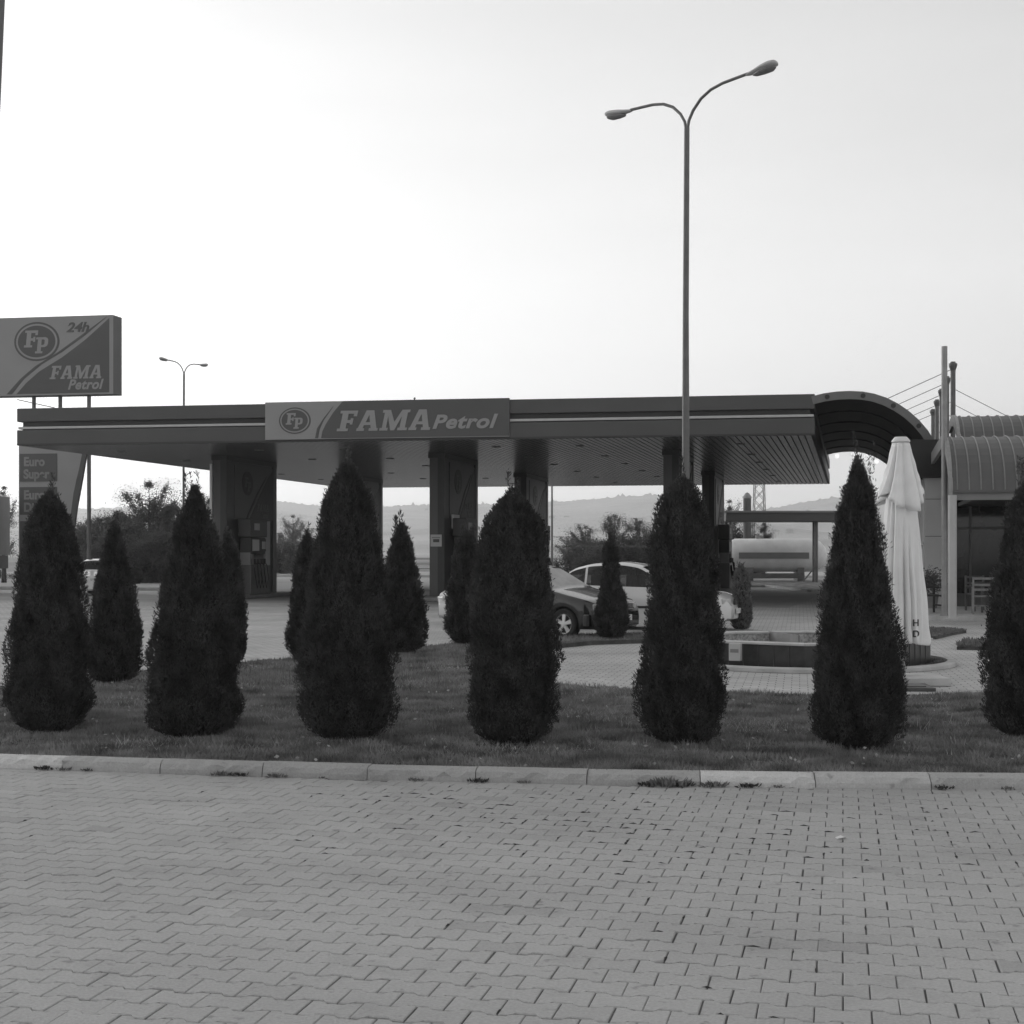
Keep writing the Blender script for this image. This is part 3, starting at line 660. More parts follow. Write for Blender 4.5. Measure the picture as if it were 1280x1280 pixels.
stp = [(ue(2), vv(491)), (ue(9), vv(491)), (ue(25), vv(472)), (ue(48), vv(454)), (ue(75), vv(439)), (ue(105), vv(419)), (ue(134), vv(396)), (ue(70), vv(439)), (ue(40), vv(456)), (ue(20), vv(472))]
sign_face(Pb, W, Hh, bb, ue(42), vv(425), .86, bnd, stp, fama=(ue(59), vv(473), .55, .95), petrol=(ue(83), vv(486), .4, 1.0, True), h24=(ue(81), vv(414), .4))
for u in (ue(31), ue(66), ue(104)):
    MB().tube([T(u, -.4, 0), T(u, -.4, zb)], .085, 10).build('post', M['galv_dark'], tot, smooth=True)
MB().tube([T(ue(12), -.2, Z(497, dT)), T(ue(60), -.3, Z(508, dT))], .02, 6).build('stay_rod', M['galv_dark'], tot)
# price panel with a swept right edge
zl = .35; zp = Z(560, dT)
Pp = lambda u, v, w_: T(u, w_-.15, v)
out = [(ue(15), zl), (ue(77), zl), (ue(80), 2.4), (ue(85), 3.6), (ue(91), 4.7), (ue(99), 5.7), (ue(105), zp+.3), (ue(15), zp+.3)]
MB().poly(out, -.15, 0, Pp).build('price_board', M['sign_light'], tot)
MB().poly([(ue(80), .4), (ue(85), .4), (ue(87), 2.4), (ue(92), 3.6), (ue(99), 4.8), (ue(107), 6.3), (ue(102), 6.3), (ue(96), 5.3), (ue(88), 4.2), (ue(83), 3.0)], -.12, .02, Pp).build('swept_edge', M['sign_dark'], tot)
for k, (y0, y1, tx) in enumerate([(566, 601, ('Euro', 'Super')), (608, 643, ('Euro', 'Diesel')), (651, 690, ('Gas', 'LPG'))]):
    z0, z1 = Z(y1, dT), Z(y0, dT)
    pb = MB().poly([(ue(17), z0), (ue(66), z0), (ue(66), z1), (ue(17), z1)], -.0, .03, Pp).build('price_field', M['sign_dark'], tot)
    mb = MB()
    for j, w_ in enumerate(tx): fonttext(mb, w_, ue(22), z0+(.66 if j == 0 else .14), .37, Pp, .035, .01, .0, .055, .95)
    mb.build('lettering', M['price_text'], pb)

# ------------------------------------------------------------------ street lamps
def street_lamp(loc, label, jh=9.42, k=1., ax=(1.12, -1.26), base=.1, top=.055, m='galv_dark', single=False, arm=True, drop=0):
    p = thing('street_lamp', label, 'street lamp', loc, 0, 'tall street lamps')
    MB().tube([(0, 0, 0), (0, 0, 3), (0, 0, 6), (.02, 0, jh)], [base, base*.82, base*.66, top], 14).build('pole', M[m], p, smooth=True)
    MB().lathe([(base*1.5, 0), (base*1.5, .25), (base*1.05, .3)], (0, 0, 0), 14).build('base_collar', M[m], p)
    if not arm: return p
    A = Vector((ax[0], ax[1], 0))*k; n_ = A.normalized(); sd_ = Vector((-n_.y, n_.x, 0))
    for sg in (-1, 1):
        pr = [(0, -.1), (.03, .12), (.09, .28), (.2, .45), (.34, .56), (.5, .61), (.66, .625), (.84, .64)]
        ar = MB().tube([A*(sg*q)+Vector((.02, 0, jh+h*k)) for q, h in pr], .028*k, 8).build('arm', M[m], p, smooth=True)
        c = A*(sg*1.02)+Vector((.02, 0, jh+.65*k)); L = .33*k
        vs = []; nr = 14; st = [(-1, .25), (-.8, .45), (-.4, .62), (.1, .9), (.6, 1), (.88, .8), (1.0, .3)]
        for (t_, r_) in st:
            for q in range(nr):
                a = 2*math.pi*q/nr
                vs.append(c+n_*(sg*t_*L)+sd_*(math.cos(a)*.13*k*r_)+Vector((0, 0, math.sin(a)*.075*k*r_*(1 if math.sin(a) > 0 else .75)+t_*.03*k)))
        fs = [(i*nr+q, i*nr+(q+1) % nr, (i+1)*nr+(q+1) % nr, (i+1)*nr+q) for i in range(len(st)-1) for q in range(nr)]+[tuple(range(nr)), tuple(range((len(st)-1)*nr, len(st)*nr))]
        hd = MB().add(vs, fs).build('lamp_head', M['pale'], p, smooth=True)
        c2 = c+Vector((0, 0, -.035*k)); vs = []
        for (t_, r_) in [(-.55, .1), (-.35, .55), (.1, .82), (.6, .9), (.85, .5), (.93, .1)]:
            for q in range(nr):
                a = 2*math.pi*q/nr; vs.append(c2+n_*(sg*t_*L)+sd_*(math.cos(a)*.12*k*r_)+Vector((0, 0, math.sin(a)*.06*k*r_+t_*.03*k-.02*k)))
        fs = [(i*nr+q, i*nr+(q+1) % nr, (i+1)*nr+(q+1) % nr, (i+1)*nr+q) for i in range(5) for q in range(nr)]+[tuple(range(nr)), tuple(range(5*nr, 6*nr))]
        MB().add(vs, fs).build('lens', M['mid'], hd, smooth=True)
    return p
street_lamp((3.17, 27, 0), 'tall double armed street lamp rising in front of the canopy', base=.085, top=.05)
street_lamp((X(229.5, 78), 78, 0), 'distant double armed street lamp rising behind the canopy left end', jh=Z(468, 78), k=1.0, ax=(-.75, -1.1), base=.09)
street_lamp((X(690, 95), 95, 0), 'far thin lamp post between the middle pillars', jh=9.5, base=.08, ax=(1.2, -.5))
p = thing('lamp_post', 'dark steel post cut off at the left edge of the picture', 'post', (X(-44, 13), 13, 0))
MB().tube([(0, 0, 0), (.142, 0, 3), (.34, 0, 7.2)], [.075, .06, .04], 14).build('pole', M['galv_dark'], p, smooth=True)
MB().lathe([(.14, 0), (.14, .2), (.095, .24)], (0, 0, 0), 14).build('base_collar', M['galv_dark'], p)

# ------------------------------------------------------------------ cars
def interp(pts, x): return float(np.interp(x, [p[0] for p in pts], [p[1] for p in pts]))
def smooth_interp(pts, x):
    return sum(interp(pts, x+o)*w_ for o, w_ in ((-.08, .25), (0, .5), (.08, .25)))
def car(name, label, loc, heading, paint, L=3.95, Wd=1.68, style='hatch', group='cars at the station', bump_dark=False, screen='glass'):
    """local +x = forward; heading = angle of +x in world"""
    p = thing(name, label, 'car', loc, heading, group)
    hw = Wd/2; fx, rx = .8, L-.72      # wheel positions measured from the nose
    if style == 'hatch':
        top = [(0, .5), (.06, .66), (.25, .76), (.95, .92), (1.2, .97), (1.95, 1.38), (2.3, 1.43), (3.0, 1.42), (L-.35, 1.32), (L-.12, .98), (L-.03, .88), (L, .5)]
        ws, rw = (1.27, 1.9), (L-.33, L-.13); side = [(1.5, 2.38), (2.46, 3.1), (3.18, L-.45)]
    elif style == 'estate':
        top = [(0, .5), (.06, .66), (.25, .78), (1.05, .95), (1.25, .99), (2.0, 1.4), (2.4, 1.46), (3.1, 1.43), (3.5, 1.33), (L-.38, 1.06), (L-.1, 1.0), (L-.03, .9), (L, .5)]
        ws, rw = (1.32, 1.95), (3.52, L-.42); side = [(1.55, 2.45), (2.53, 3.15), (3.2, 3.62)]
    belt = [(0, .5), (.06, .62), (.25, .72), (1.0, .87), (1.3, .9), (L-.5, .96), (L-.05, .86), (L, .48)]
    wid = [(0, .66), (.08, .8), (.3, .92), (.7, .99), (1.3, 1), (L-.8, 1), (L-.25, .93), (L-.06, .82), (L, .68)]
    xs = sorted(set([round(v, 3) for v in list(np.arange(0, L+.001, .07))+[L, .03, L-.03]+list(np.arange(fx-.36, fx+.37, .04))+list(np.arange(rx-.36, rx+.37, .04))+[a for s_ in side for a in s_]+list(ws)+list(rw)]))
    RA = .335; rings = []
    for x in xs:
        zb = .2 if .1 < x < L-.1 else .26
        for c in (fx, rx):
            if abs(x-c) < RA: zb = max(zb, .29+math.sqrt(max(0, RA*RA-(x-c)**2)))
        zt = smooth_interp(top, x); bl = min(smooth_interp(belt, x), zt-.015); w_ = hw*smooth_interp(wid, x)
        gh = max(0, (zt-bl)); wr = w_*(.965)-gh*.38
        zb1 = min(zb, bl-.12)
        zmid = max(min(.55, bl-.1), zb1+.05)
        rg = [(w_*.8, zb1), (w_*.985, zb1+.01), (w_, zmid), (w_*.985, bl-.04), (w_*.96, bl), (w_*.955, bl+min(.012, gh*.2)), (wr+.012, zt-min(.06, gh*.3)), (wr-.09*min(1, gh*4+.5), zt-min(.008, gh*.1)), (wr*.45, zt+.006), (0, zt+.012)]
        rings.append(rg)
    nR = len(rings[0]); full = []
    for x, rg in zip(xs, rings):
        r = [(L/2-x, y, z) for y, z in rg]+[(L/2-x, -y, z) for y, z in rg[-2::-1]]
        full.append(r)
    n = len(full[0]); vs = [v for r in full for v in r]
    body, glass, scr = [], [], []
    for i in range(len(xs)-1):
        xm = (xs[i]+xs[i+1])/2
        for k in range(n-1):
            kk = k if k < nR-1 else n-2-k
            f = (i*n+k, i*n+k+1, (i+1)*n+k+1, (i+1)*n+k)
            g_ = False
            if kk == 5: g_ = any(a < xm < b for a, b in side)
            if kk >= 7: g_ = ws[0] < xm < ws[1] or rw[0] < xm < rw[1]
            (scr if g_ and kk >= 7 and xm < L/2 else glass if g_ else body).append(f)
        body.append((i*n+n-1, i*n, (i+1)*n, (i+1)*n+n-1))
    body += [tuple(range(n)), tuple(range((len(xs)-1)*n, len(xs)*n))[::-1]]
    MB().add(vs, body).build('body', M[paint], p, smooth=True)
    MB().add(vs, glass).build('windows', M['glass'], p, smooth=True); MB().add(vs, scr).build('windscreen', M[screen], p, smooth=True)
    # cabin
    mb = MB(); mb.box((L/2-2.5, 0, .5), (2.3, Wd*.8, .35)).box((L/2-1.45, 0, .78), (.3, Wd*.74, .22))
    for sx in (2.25, 3.05):
        for sy in (-.36, .36):
            mb.box((L/2-sx, sy, .88), (.14, .46, .62)).box((L/2-sx, sy, 1.22), (.09, .24, .16))
    mb.build('cabin', M['interior'], p, bevel=.03)
    MB().tube([(L/2-1.75+.08*math.cos(a)*.5, .36+.18*math.sin(a), .95+.17*math.cos(a)) for a in np.linspace(0, 6.28, 15)], .015, 6).build('steering_wheel', M['black'], p)
    # trim strips, handles
    bm_ = M['black'] if bump_dark else M[paint]
    lo = M['black']
    for x0, sg in ((0, 1), (L, -1)):
        mb = MB(); q = []
        for y in np.linspace(-1, 1, 13):
            q.append((L/2-x0+sg*(.02-.27*abs(y)**2.6), y*hw*.93))
        for (a, b) in zip(q, q[1:]):
            mb.hexa([(a[0]-sg*.12, a[1], .24), (a[0], a[1], .24), (b[0], b[1], .24), (b[0]-sg*.12, b[1], .24)], [(a[0]-sg*.12, a[1], .5), (a[0]+.0, a[1], .5), (b[0], b[1], .5), (b[0]-sg*.12, b[1], .5)])
        mb.build('bumper', lo if bump_dark else bm_, p, smooth=False, bevel=.03)
        MB().box((L/2-x0+sg*.05, 0, .42 if x0 == 0 else .75), (.03, .5, .11)).build('number_plate', M['plate'], p)
        for sy in (-1, 1):
            if x0 == 0: MB().box((L/2-.17, sy*hw*.66, .63), (.2, .28, .13), rz=sy*.5).build('headlight', M['lens'], p, bevel=.03)
            else: MB().box((L/2-L+.08, sy*hw*.8, .78), (.12, .14, .26), rz=-sy*.2).build('tail_light', M['lens'], p, bevel=.02)
    g = MB(); g.box((L/2+.015, 0, .62), (.05, .62, .13)).build('grille', M['black'], p)
    mb = MB()
    for k in range(3): mb.box((L/2+.045, 0, .585+.035*k), (.012, .6, .01))
    mb.build('grille_bars', M['chrome'], p)
    for sy in (-1, 1):
        MB().box((L/2-2.3, sy*(hw+.006), .81), (.16, .03, .03)).build('door_handle', M[paint], p, bevel=.008)
        MB().box((L/2-3.05, sy*(hw+.006), .83), (.16, .03, .03)).build('door_handle', M[paint], p, bevel=.008)
        MB().box((L/2-1.62, sy*(hw+.04), .96), (.1, .2, .12)).build('wing_mirror', M[paint], p, bevel=.03)
        MB().box((L/2-L*.5-.02, sy*(hw+.002), .5), (L-2.4, .02, .05)).build('side_moulding', M['black'], p, bevel=.005)
        for wx in (fx, rx):
            c = (L/2-wx, sy*(hw-.115), .3)
            ty = MB().lathe([(.19, -.09*1), (.27, -.095), (.3, -.07), (.305, 0), (.3, .07), (.27, .095), (.19, .09)], c, 28, 'Y').build('wheel', M['rubber'], p, smooth=True)
            mb = MB(); yo = sy*.085
            mb.lathe([(.205, yo), (.2, yo+sy*.006), (.18, yo-sy*.005), (.175, yo-sy*.04)], c, 28, 'Y')
            mb.lathe([(0, yo+sy*.008), (.045, yo+sy*.006), (.05, yo-sy*.02)], c, 16, 'Y')
            for q in range(5):
                a = q*2*math.pi/5+.3; ca, sa = math.cos(a), math.sin(a)
                def pt(r, t_, o): return (c[0]+ca*r-sa*t_, c[1]+yo+o*sy, c[2]+sa*r+ca*t_)
                mb.hexa([pt(.03, -.034, -.02), pt(.03, .034, -.02), pt(.19, .05, -.02), pt(.19, -.05, -.02)], [pt(.03, -.028, .004), pt(.03, .028, .004), pt(.19, .04, -.004), pt(.19, -.04, -.004)])
            mb.build('rim', M['alloy'], ty)
            MB().lathe([(0, yo-sy*.045), (.19, yo-sy*.045)], c, 20, 'Y').build('brake_disc', M['black'], ty)
    return p
def place_car(nearx, neary, a):  # not used for masks, plain helper
    return (nearx, neary)
# dark hatchback: nearest wheel under px 712 at y 799
a = R(-39); h = Vector((math.cos(a), math.sin(a))); nn = Vector((-h.y, h.x))   # nn points away from camera
wf = Vector((X(711, 28.4), 28.4)); cpos = wf-h*(3.95/2-.8)+nn*(1.68/2-.1)
car('hatchback', 'dark hatchback with five spoke alloy wheels, nose at the slim thuja', (cpos.x, cpos.y, 0), a, 'car_dark', L=3.8, screen='screen')
# white saloon/estate behind
a = R(-20); h = Vector((math.cos(a), math.sin(a))); nn = Vector((-h.y, h.x)); nf = Vector((X(911, 31.2), 31.2)); cpos = nf-h*2.1+nn*.85
car('family_car', 'white five door car behind the dark hatchback, roof rail gleaming', (cpos.x, cpos.y, 0), a, 'car_white', L=4.2, Wd=1.72, style='estate')
# pale hatchback facing left
a = R(180+60); L = 3.6; h = Vector((math.cos(a), math.sin(a))); c1 = Vector((-.46, 32.45)); cpos = c1-h*L/2+Vector((-.87, .5))*.8
car('hatchback', 'pale hatchback with dark bumper at the middle front pillar', (cpos.x, cpos.y, 0), a, 'car_silver', L=L, Wd=1.6, bump_dark=True)
car('hatchback', 'white hatchback parked beyond the price board at the far left', (X(108, 58), 59.5, 0), R(-95), 'car_white', L=3.9, Wd=1.65)

# truck at far left
t = thing('box_truck', 'grey box truck cut off at the left edge behind the price board', 'truck', (X(12.5, 62.6)*60/60, 60.1, 0), 0)
b = lambda n, c, d, m, bev=.02: MB().box(c, d).build(n, m, t, bevel=bev)
b('cargo_box', (-3.6, 1.25, 2.82), (7.2, 2.5, 2.45), M['mid']); b('lower_skirt', (-3.6, 1.25, 1.3), (7.1, 2.4, .55), M['fascia']); b('chassis', (-3.6, 1.25, .8), (7.0, .9, .35), M['black'])
for wx in (-.9, -2.0, -6.0):
    for wy in (.15, 2.3):
        w_ = MB().lathe([(.2, -.13), (.46, -.13), (.5, -.08), (.5, .08), (.46, .13), (.2, .13)], (wx, wy, .5), 24, 'Y').build('wheel', M['rubber'], t, smooth=True)
        MB().lathe([(0, -.1), (.2, -.12), (.22, -.1)], (wx, wy, .5), 16, 'Y').build('rim', M['alloy'], w_)
b('cab', (-8.3, 1.25, 1.9), (2.0, 2.4, 2.4), M['panel'], .15); b('tail_light', (-.2, .06, .95), (.3, .06, .16), M['white'])

# ------------------------------------------------------------------ barrel vault between canopy and restaurant
va = thing('barrel_vault', 'curved dark barrel vault joining the canopy to the restaurant', 'vaulted roof')
prof = [(1014, 495.5), (1030, 491.5), (1046, 489.3), (1062, 488.6), (1078, 489.3), (1093, 492), (1108, 497), (1122, 504), (1136, 513.5), (1149, 525), (1160, 538), (1168, 551)]
dv = 44.0; pw = [((px-640)/F*dv, Z(py, dv)) for px, py in prof]
def off(prof_, o):
    r = []
    for i, (x, z) in enumerate(prof_):
        x0, z0 = prof_[max(i-1, 0)]; x1, z1 = prof_[min(i+1, len(prof_)-1)]; l = math.hypot(x1-x0, z1-z0)
        r.append((x+(z1-z0)/l*o, z-(x1-x0)/l*o))
    return r
def vault(mb, outer, inner, t0, t1):
    n = len(outer)
    for i in range(n-1):
        q = [outer[i], outer[i+1], inner[i+1], inner[i]]
        mb.hexa([(x+Ud.x*t0, dv+Ud.y*t0, z) for x, z in q], [(x+Ud.x*t1, dv+Ud.y*t1, z) for x, z in q])
    return mb
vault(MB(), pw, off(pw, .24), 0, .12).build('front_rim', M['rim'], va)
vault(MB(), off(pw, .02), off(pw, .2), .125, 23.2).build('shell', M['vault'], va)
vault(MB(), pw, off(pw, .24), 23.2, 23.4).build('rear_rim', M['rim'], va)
for i in (1.2, 4.1, 6.8, 9.3):
    k = int(i); f = i-k; x = pw[k][0]*(1-f)+pw[k+1][0]*f; z = pw[k][1]*(1-f)+pw[k+1][1]*f
    o_ = off(pw, .12); x = o_[k][0]*(1-f)+o_[k+1][0]*f; z = o_[k][1]*(1-f)+o_[k+1][1]*f
    MB().lathe([(0, -.02), (.07, -.02), (.075, .0)], (x, dv, z), 14, 'Y').build('rim_hole', M['black'], va)
for tt in (4, 8, 12, 16, 20): vault(MB(), off(pw, .2), off(pw, .25), tt, tt+.12).build('rib', M['vault'], va)
ip = off(pw, .42)
for k, i in enumerate((1.3, 3.4, 5.3, 6.9)):
    kk = int(i); f = i-kk; x = ip[kk][0]*(1-f)+ip[kk+1][0]*f+Ud.x*22.8; z = ip[kk][1]*(1-f)+ip[kk+1][1]*f
    lp = thing('globe_lamp', 'small lit globe lamp %s under the far rim of the barrel vault' % ['left of the others', 'second from the left', 'third from the left', 'right of the others'][k], 'lamp', (x, dv+Ud.y*22.8, z), 0, 'globe lamps under the vault')
    MB().lathe([(.005, -.11), (.08, -.08), (.11, 0), (.08, .08), (.005, .11)], (0, 0, 0), 14).build('globe', GLOBE if False else M.setdefault('globe', mat('globe', .9, .4, emis=1.0)), lp, smooth=True)
    MB().tube([(0, 0, .14), (0, 0, .3)], .02, 6).build('stem', M['black'], lp)

# ------------------------------------------------------------------ restaurant
rs = thing('restaurant', 'low restaurant with ribbed metal barrel roofs and dark glazed front', 'building')
Q0 = Vector((X(1156, 43), 43, 0)); Vr = Vector((math.cos(R(10)), -math.sin(R(10)), 0))
def Bq(u, t_, z): return Q0+Vr*u+Ud*t_+Vector((0, 0, z))
def bbox(mb, u0, u1, t0, t1, z0, z1):
    q = [(u0, t0), (u1, t0), (u1, t1), (u0, t1)]; return mb.hexa([Bq(a, b_, z0) for a, b_ in q], [Bq(a, b_, z1) for a, b_ in q])
bbox(MB(), -.8, 14, -6.8, 24, 0, .12).build('terrace_floor', M['concrete'], rs)
for k in range(4): bbox(MB(), 0, .82, 0, .3, [.12, 1.08, 2.16, 3.24][k], [1.065, 2.145, 3.225, 3.85][k]).build('facade_panel', M['panel'], rs)
bbox(MB(), .02, .8, .05, .28, .12, 3.84).build('wall_core', M['col_dark'], rs)
bbox(MB(), -.55, .9, -.15, .3, 3.86, 4.95).build('dark_beam', M['vault'], rs)
bbox(MB(), -.5, .0, .32, 23, 3.95, 5.0).build('eaves_beam', M['vault'], rs)
bbox(MB(), .1, 14, .32, 23, 3.9, 4.5).build('roof_slab', M['col_dark'], rs)
# front glazing
gz = bbox(MB(), .84, 14, .12, .16, .5, 3.3).build('front_glazing', M['glass_dark'], rs)
mb = MB(); u = 1.25
while u < 14: bbox(mb, u, u+.06, .06, .115, .12, 3.4); u += 2.3
bbox(mb, .84, 14, .055, .12, 2.35, 2.43); bbox(mb, .84, 14, .055, .12, .42, .5)
mb.build('glazing_bars', M['fascia'], gz)
bbox(MB(), .84, 14, .1, .3, .12, .42).build('plinth', M['fascia'], rs)
bbox(MB(), .84, 14, .02, .3, 3.3, 3.9).build('lintel', M['fascia'], rs)
# side glazing along the passage under the vault
sg = bbox(MB(), .06, .1, .5, 22, .12, 3.9).build('side_glazing', M['glass_dark'], rs)
mb = MB(); t_ = .5
while t_ < 22: bbox(mb, -.02, .055, t_, t_+.22, .12, 3.9); t_ += 1.5
bbox(mb, -.03, .055, .5, 22, 1.9, 1.98); mb.build('side_mullions', M['white'], sg)
bbox(MB(), 14, 14.3, -.5, 23, .12, 4.4).build('far_wall', M['panel'], rs); bbox(MB(), .1, 14, 23, 23.3, .12, 4.4).build('back_wall', M['panel'], rs)
# roofs: quarter barrels with ribs (profile t,z)
def barrel(t_eave, z_eave, t_top, z_top, u0, u1, nm, pitch=.27, back=1.0):
    pr = []
    for k in range(11):
        a = math.pi/2*k/10; pr.append((t_eave+(t_top-t_eave)*(1-math.cos(a)), z_eave+(z_top-z_eave)*math.sin(a)))
    pr.append((t_top+back, z_top-.12)); th = .05
    mb = MB()
    for (a, b_) in zip(pr, pr[1:]):
        mb.hexa([Bq(u0, a[0], a[1]-th), Bq(u0, b_[0], b_[1]-th), Bq(u0, b_[0], b_[1]), Bq(u0, a[0], a[1])], [Bq(u1, a[0], a[1]-th), Bq(u1, b_[0], b_[1]-th), Bq(u1, b_[0], b_[1]), Bq(u1, a[0], a[1])])
    rf = mb.build(nm, M['roofmetal'], rs); mb = MB(); u = u0+.1
    while u < u1:
        mb.tube([Bq(u, t_, z+.015) for t_, z in pr], .02, 6); u += pitch
    mb.build('ribs', M['roofrib'], rf, smooth=True)
    mb = MB()
    for (a, b_) in zip(pr, pr[1:]):
        mb.hexa([Bq(u0-.1, a[0], a[1]-.28), Bq(u0-.1, b_[0], b_[1]-.28), Bq(u0-.1, b_[0], b_[1]+.05), Bq(u0-.1, a[0], a[1]+.05)], [Bq(u0-.01, a[0], a[1]-.28), Bq(u0-.01, b_[0], b_[1]-.28), Bq(u0-.01, b_[0], b_[1]+.05), Bq(u0-.01, a[0], a[1]+.05)])
    mb.build('verge_trim', M['galv'], rf)
    return rf
ru0 = 1.55
barrel(-8.2, 3.14, -5.0, 4.62, .26, 16, 'front_barrel_roof', back=4.6)
barrel(-1.0, 4.6, 1.8, 5.75, .95, 16, 'rear_barrel_roof')
bbox(MB(), .2, 15.5, -8.1, -7.9, 2.92, 3.14).build('eaves_trim', M['mid'], rs)
bbox(MB(), .9, 15.5, -7.88, -.5, 3.0, 3.1).build('terrace_ceiling', M['col_dark'], rs)
# posts
def post(px, d, ztop, r, label, m='galv'):
    o = thing('steel_post', label, 'post', (X(px, d), d, .12), 0, 'round steel posts of the restaurant')
    MB().tube([(0, 0, 0), (0, 0, ztop-.12)], r, 16).build('shaft', M[m], o, smooth=True)
    MB().lathe([(r*1.5, 0), (r*1.5, .03), (r, .035)], (0, 0, 0), 16).build('base_plate', M[m], o); return o
post(1180.5, 36.5, Z(433, 36.5), .072, 'thick round steel mast rising above the barrel roof')
post(1190.5, 34.7, 3.02, .1, 'pale round post under the corner of the barrel roof eaves', 'pale')
tops = []
for k, d in enumerate((49, 53, 57, 61, 65)):
    x = 14.6+.243*(d-49); zt_ = 8.0
    o = thing('cable_mast', 'slim capped cable mast above the restaurant roof, %s' % ['nearest and tallest of the row', 'second of the receding row', 'third of the receding row', 'fourth of the receding row', 'farthest of the receding row'][k], 'mast', (x, d, .12), 0, 'row of cable masts')
    MB().tube([(0, 0, 0), (0, 0, zt_-.12)], .085, 12).build('shaft', M['galv_dark'], o, smooth=True)
    MB().lathe([(.09, zt_-.4), (.14, zt_-.25), (.14, zt_-.18), (0, zt_-.12)], (0, 0, 0), 12).build('cap', M['galv_dark'], o)
    tv = d-dv; ax_, az_ = pw[5]; ax_ += Ud.x*(tv/Ud.y)
    MB().tube([(0, 0, zt_-.35), (ax_-x-.2, 0, az_-.12+.05)], .013, 5).build('cable', M['galv_dark'], o)
    MB().tube([(0, 0, zt_-1.0), (3.2, -.5, 5.35-.12)], .011, 5).build('cable', M['galv_dark'], o)
# terrace chairs
def chair(loc, rz, m, label):
    c = thing('terrace_chair', label, 'chair', loc, rz, 'terrace chairs')
    for sx in (-1, 1):
        MB().box((sx*.25, .24, .47), (.05, .05, .94)).build('leg', M[m], c, bevel=.008); MB().box((sx*.25, -.24, .32), (.05, .05, .64)).build('leg', M[m], c, bevel=.008)
        MB().box((sx*.25, -.01, .66), (.06, .52, .03)).build('armrest', M[m], c, bevel=.008)
    MB().box((0, 0, .45), (.5, .5, .04)).build('seat', M[m], c, bevel=.01)
    bk = thing_part('backrest', c)
    for z in (.62, .74, .9): MB().box((0, .24, z), (.46, .03, .06)).build('slat', M[m], bk, bevel=.006)
    MB().box((0, -.24, .2), (.46, .03, .04)).build('stretcher', M[m], c); return c
chair((X(1229, 37.5), 37.5, .12), R(165), 'wood', 'pale wooden armchair on the restaurant terrace')
chair((X(1228, 39.3), 39.6, .12), R(10), 'col', 'dark armchair behind the pale one on the terrace')
chair((X(1162, 38.2), 38.2, .12), R(100), 'black', 'black armchair beside the steel mast near the parasol')
t = thing('terrace_table', 'small square table between the terrace armchairs', 'table', (X(1240, 38.6), 38.7, .12))
MB().box((0, 0, .74), (.8, .8, .04)).build('table_top', M['col'], t, bevel=.01)
for sx in (-1, 1):
    for sy in (-1, 1): MB().box((sx*.33, sy*.33, .36), (.05, .05, .72)).build('leg', M['col'], t)
t = thing('potted_plant', 'bushy pale plant in a pot beside the facade panels', 'plant', (X(1165, 41.5), 41.6, .12))
MB().lathe([(0, 0), (.16, 0), (.22, .4), (.2, .4), (.19, .34), (0, .34)], (0, 0, 0), 16).build('pot', M['concrete_dark'], t, smooth=True)
n_ = 900; P = RNG.normal(0, .16, (n_, 3))+[0, 0, .75]; npmesh('foliage', leafquads(P, RNG.normal(0, 1, (n_, 3)), RNG.uniform(.05, .1, n_), RNG.uniform(.015, .03, n_)), np.arange(n_*4).reshape(-1, 4), M['leaf2'], t)

# flower beds by the terrace
def bed(name, pts, label, n_=2500, hh=.06, m='thuja2'):
    q = [G(*p) for p in pts]; t_ = thing(name, label, 'plant bed'); cz = (0, 0)
    tri = tessellate_polygon([[Vector((a, b_, 0)) for a, b_ in q]]); k = len(q)
    MB().add([(a, b_, .05) for a, b_ in q]+[(a, b_, -.01) for a, b_ in q], [tuple(i) for i in tri]+[(i, (i+1) % k, k+(i+1) % k, k+i) for i in range(k)]).build('soil', M['soil'], t_)
    xs = np.array([a[0] for a in q]); ys = np.array([a[1] for a in q]); x = RNG.uniform(xs.min(), xs.max(), n_*3); y = RNG.uniform(ys.min(), ys.max(), n_*3)
    kk = inside(q, x, y); x, y = x[kk][:n_], y[kk][:n_]; z_ = len(x)
    npmesh('ground_cover', leafquads(np.c_[x, y, np.full(z_, .04)], np.c_[RNG.normal(0, .6, z_), RNG.normal(0, .6, z_), np.ones(z_)], RNG.uniform(.5, 1.4, z_)*hh, RNG.uniform(.01, .02, z_)), np.arange(z_*4).reshape(-1, 4), M[m], t_)
bed('flower_bed', [(1145, 799), (1150, 788), (1185, 789), (1208, 791), (1190, 794), (1170, 799)], 'dark low planted bed tapering to a point beside the parasol', 3000)
bed('flower_bed', [(1196, 812), (1205, 806), (1262, 805), (1300, 808), (1300, 814)], 'small low bed with light edging near the right thuja', 2500, .1)

# ------------------------------------------------------------------ fountain
fc = Vector((4.47, 22.55, 0))
fo = thing('fountain', 'low eight sided fountain basin with dark tiled sides and pale rim', 'fountain', tuple(fc), R(11))
def octa(r, a0=22.5): return [(r*math.cos(R(a0+45*k)), r*math.sin(R(a0+45*k))) for k in range(8)]
def ring(mb, r0, r1, z0, z1):
    a, b_ = octa(r0), octa(r1)
    for k in range(8):
        k2 = (k+1) % 8; q = [a[k], a[k2], b_[k2], b_[k]]; mb.hexa([(x, y, z0) for x, y in q], [(x, y, z1) for x, y in q])
    return mb
mb = ring(MB(), 1.62, 1.84, 0, .35); nf_ = len(mb.f)
for k in range(8):   # tile joints
    a, b_ = octa(1.842)[k], octa(1.842)[(k+1) % 8]
    for j in range(1, 6):
        x, y = a[0]+(b_[0]-a[0])*j/6, a[1]+(b_[1]-a[1])*j/6; mb.box((x, y, .18), (.008, .012, .33), rz=math.atan2(b_[1]-a[1], b_[0]-a[0]))
tw = mb.build('tiled_wall', M['tile'], fo); tw.data.materials.append(M['fascia'])
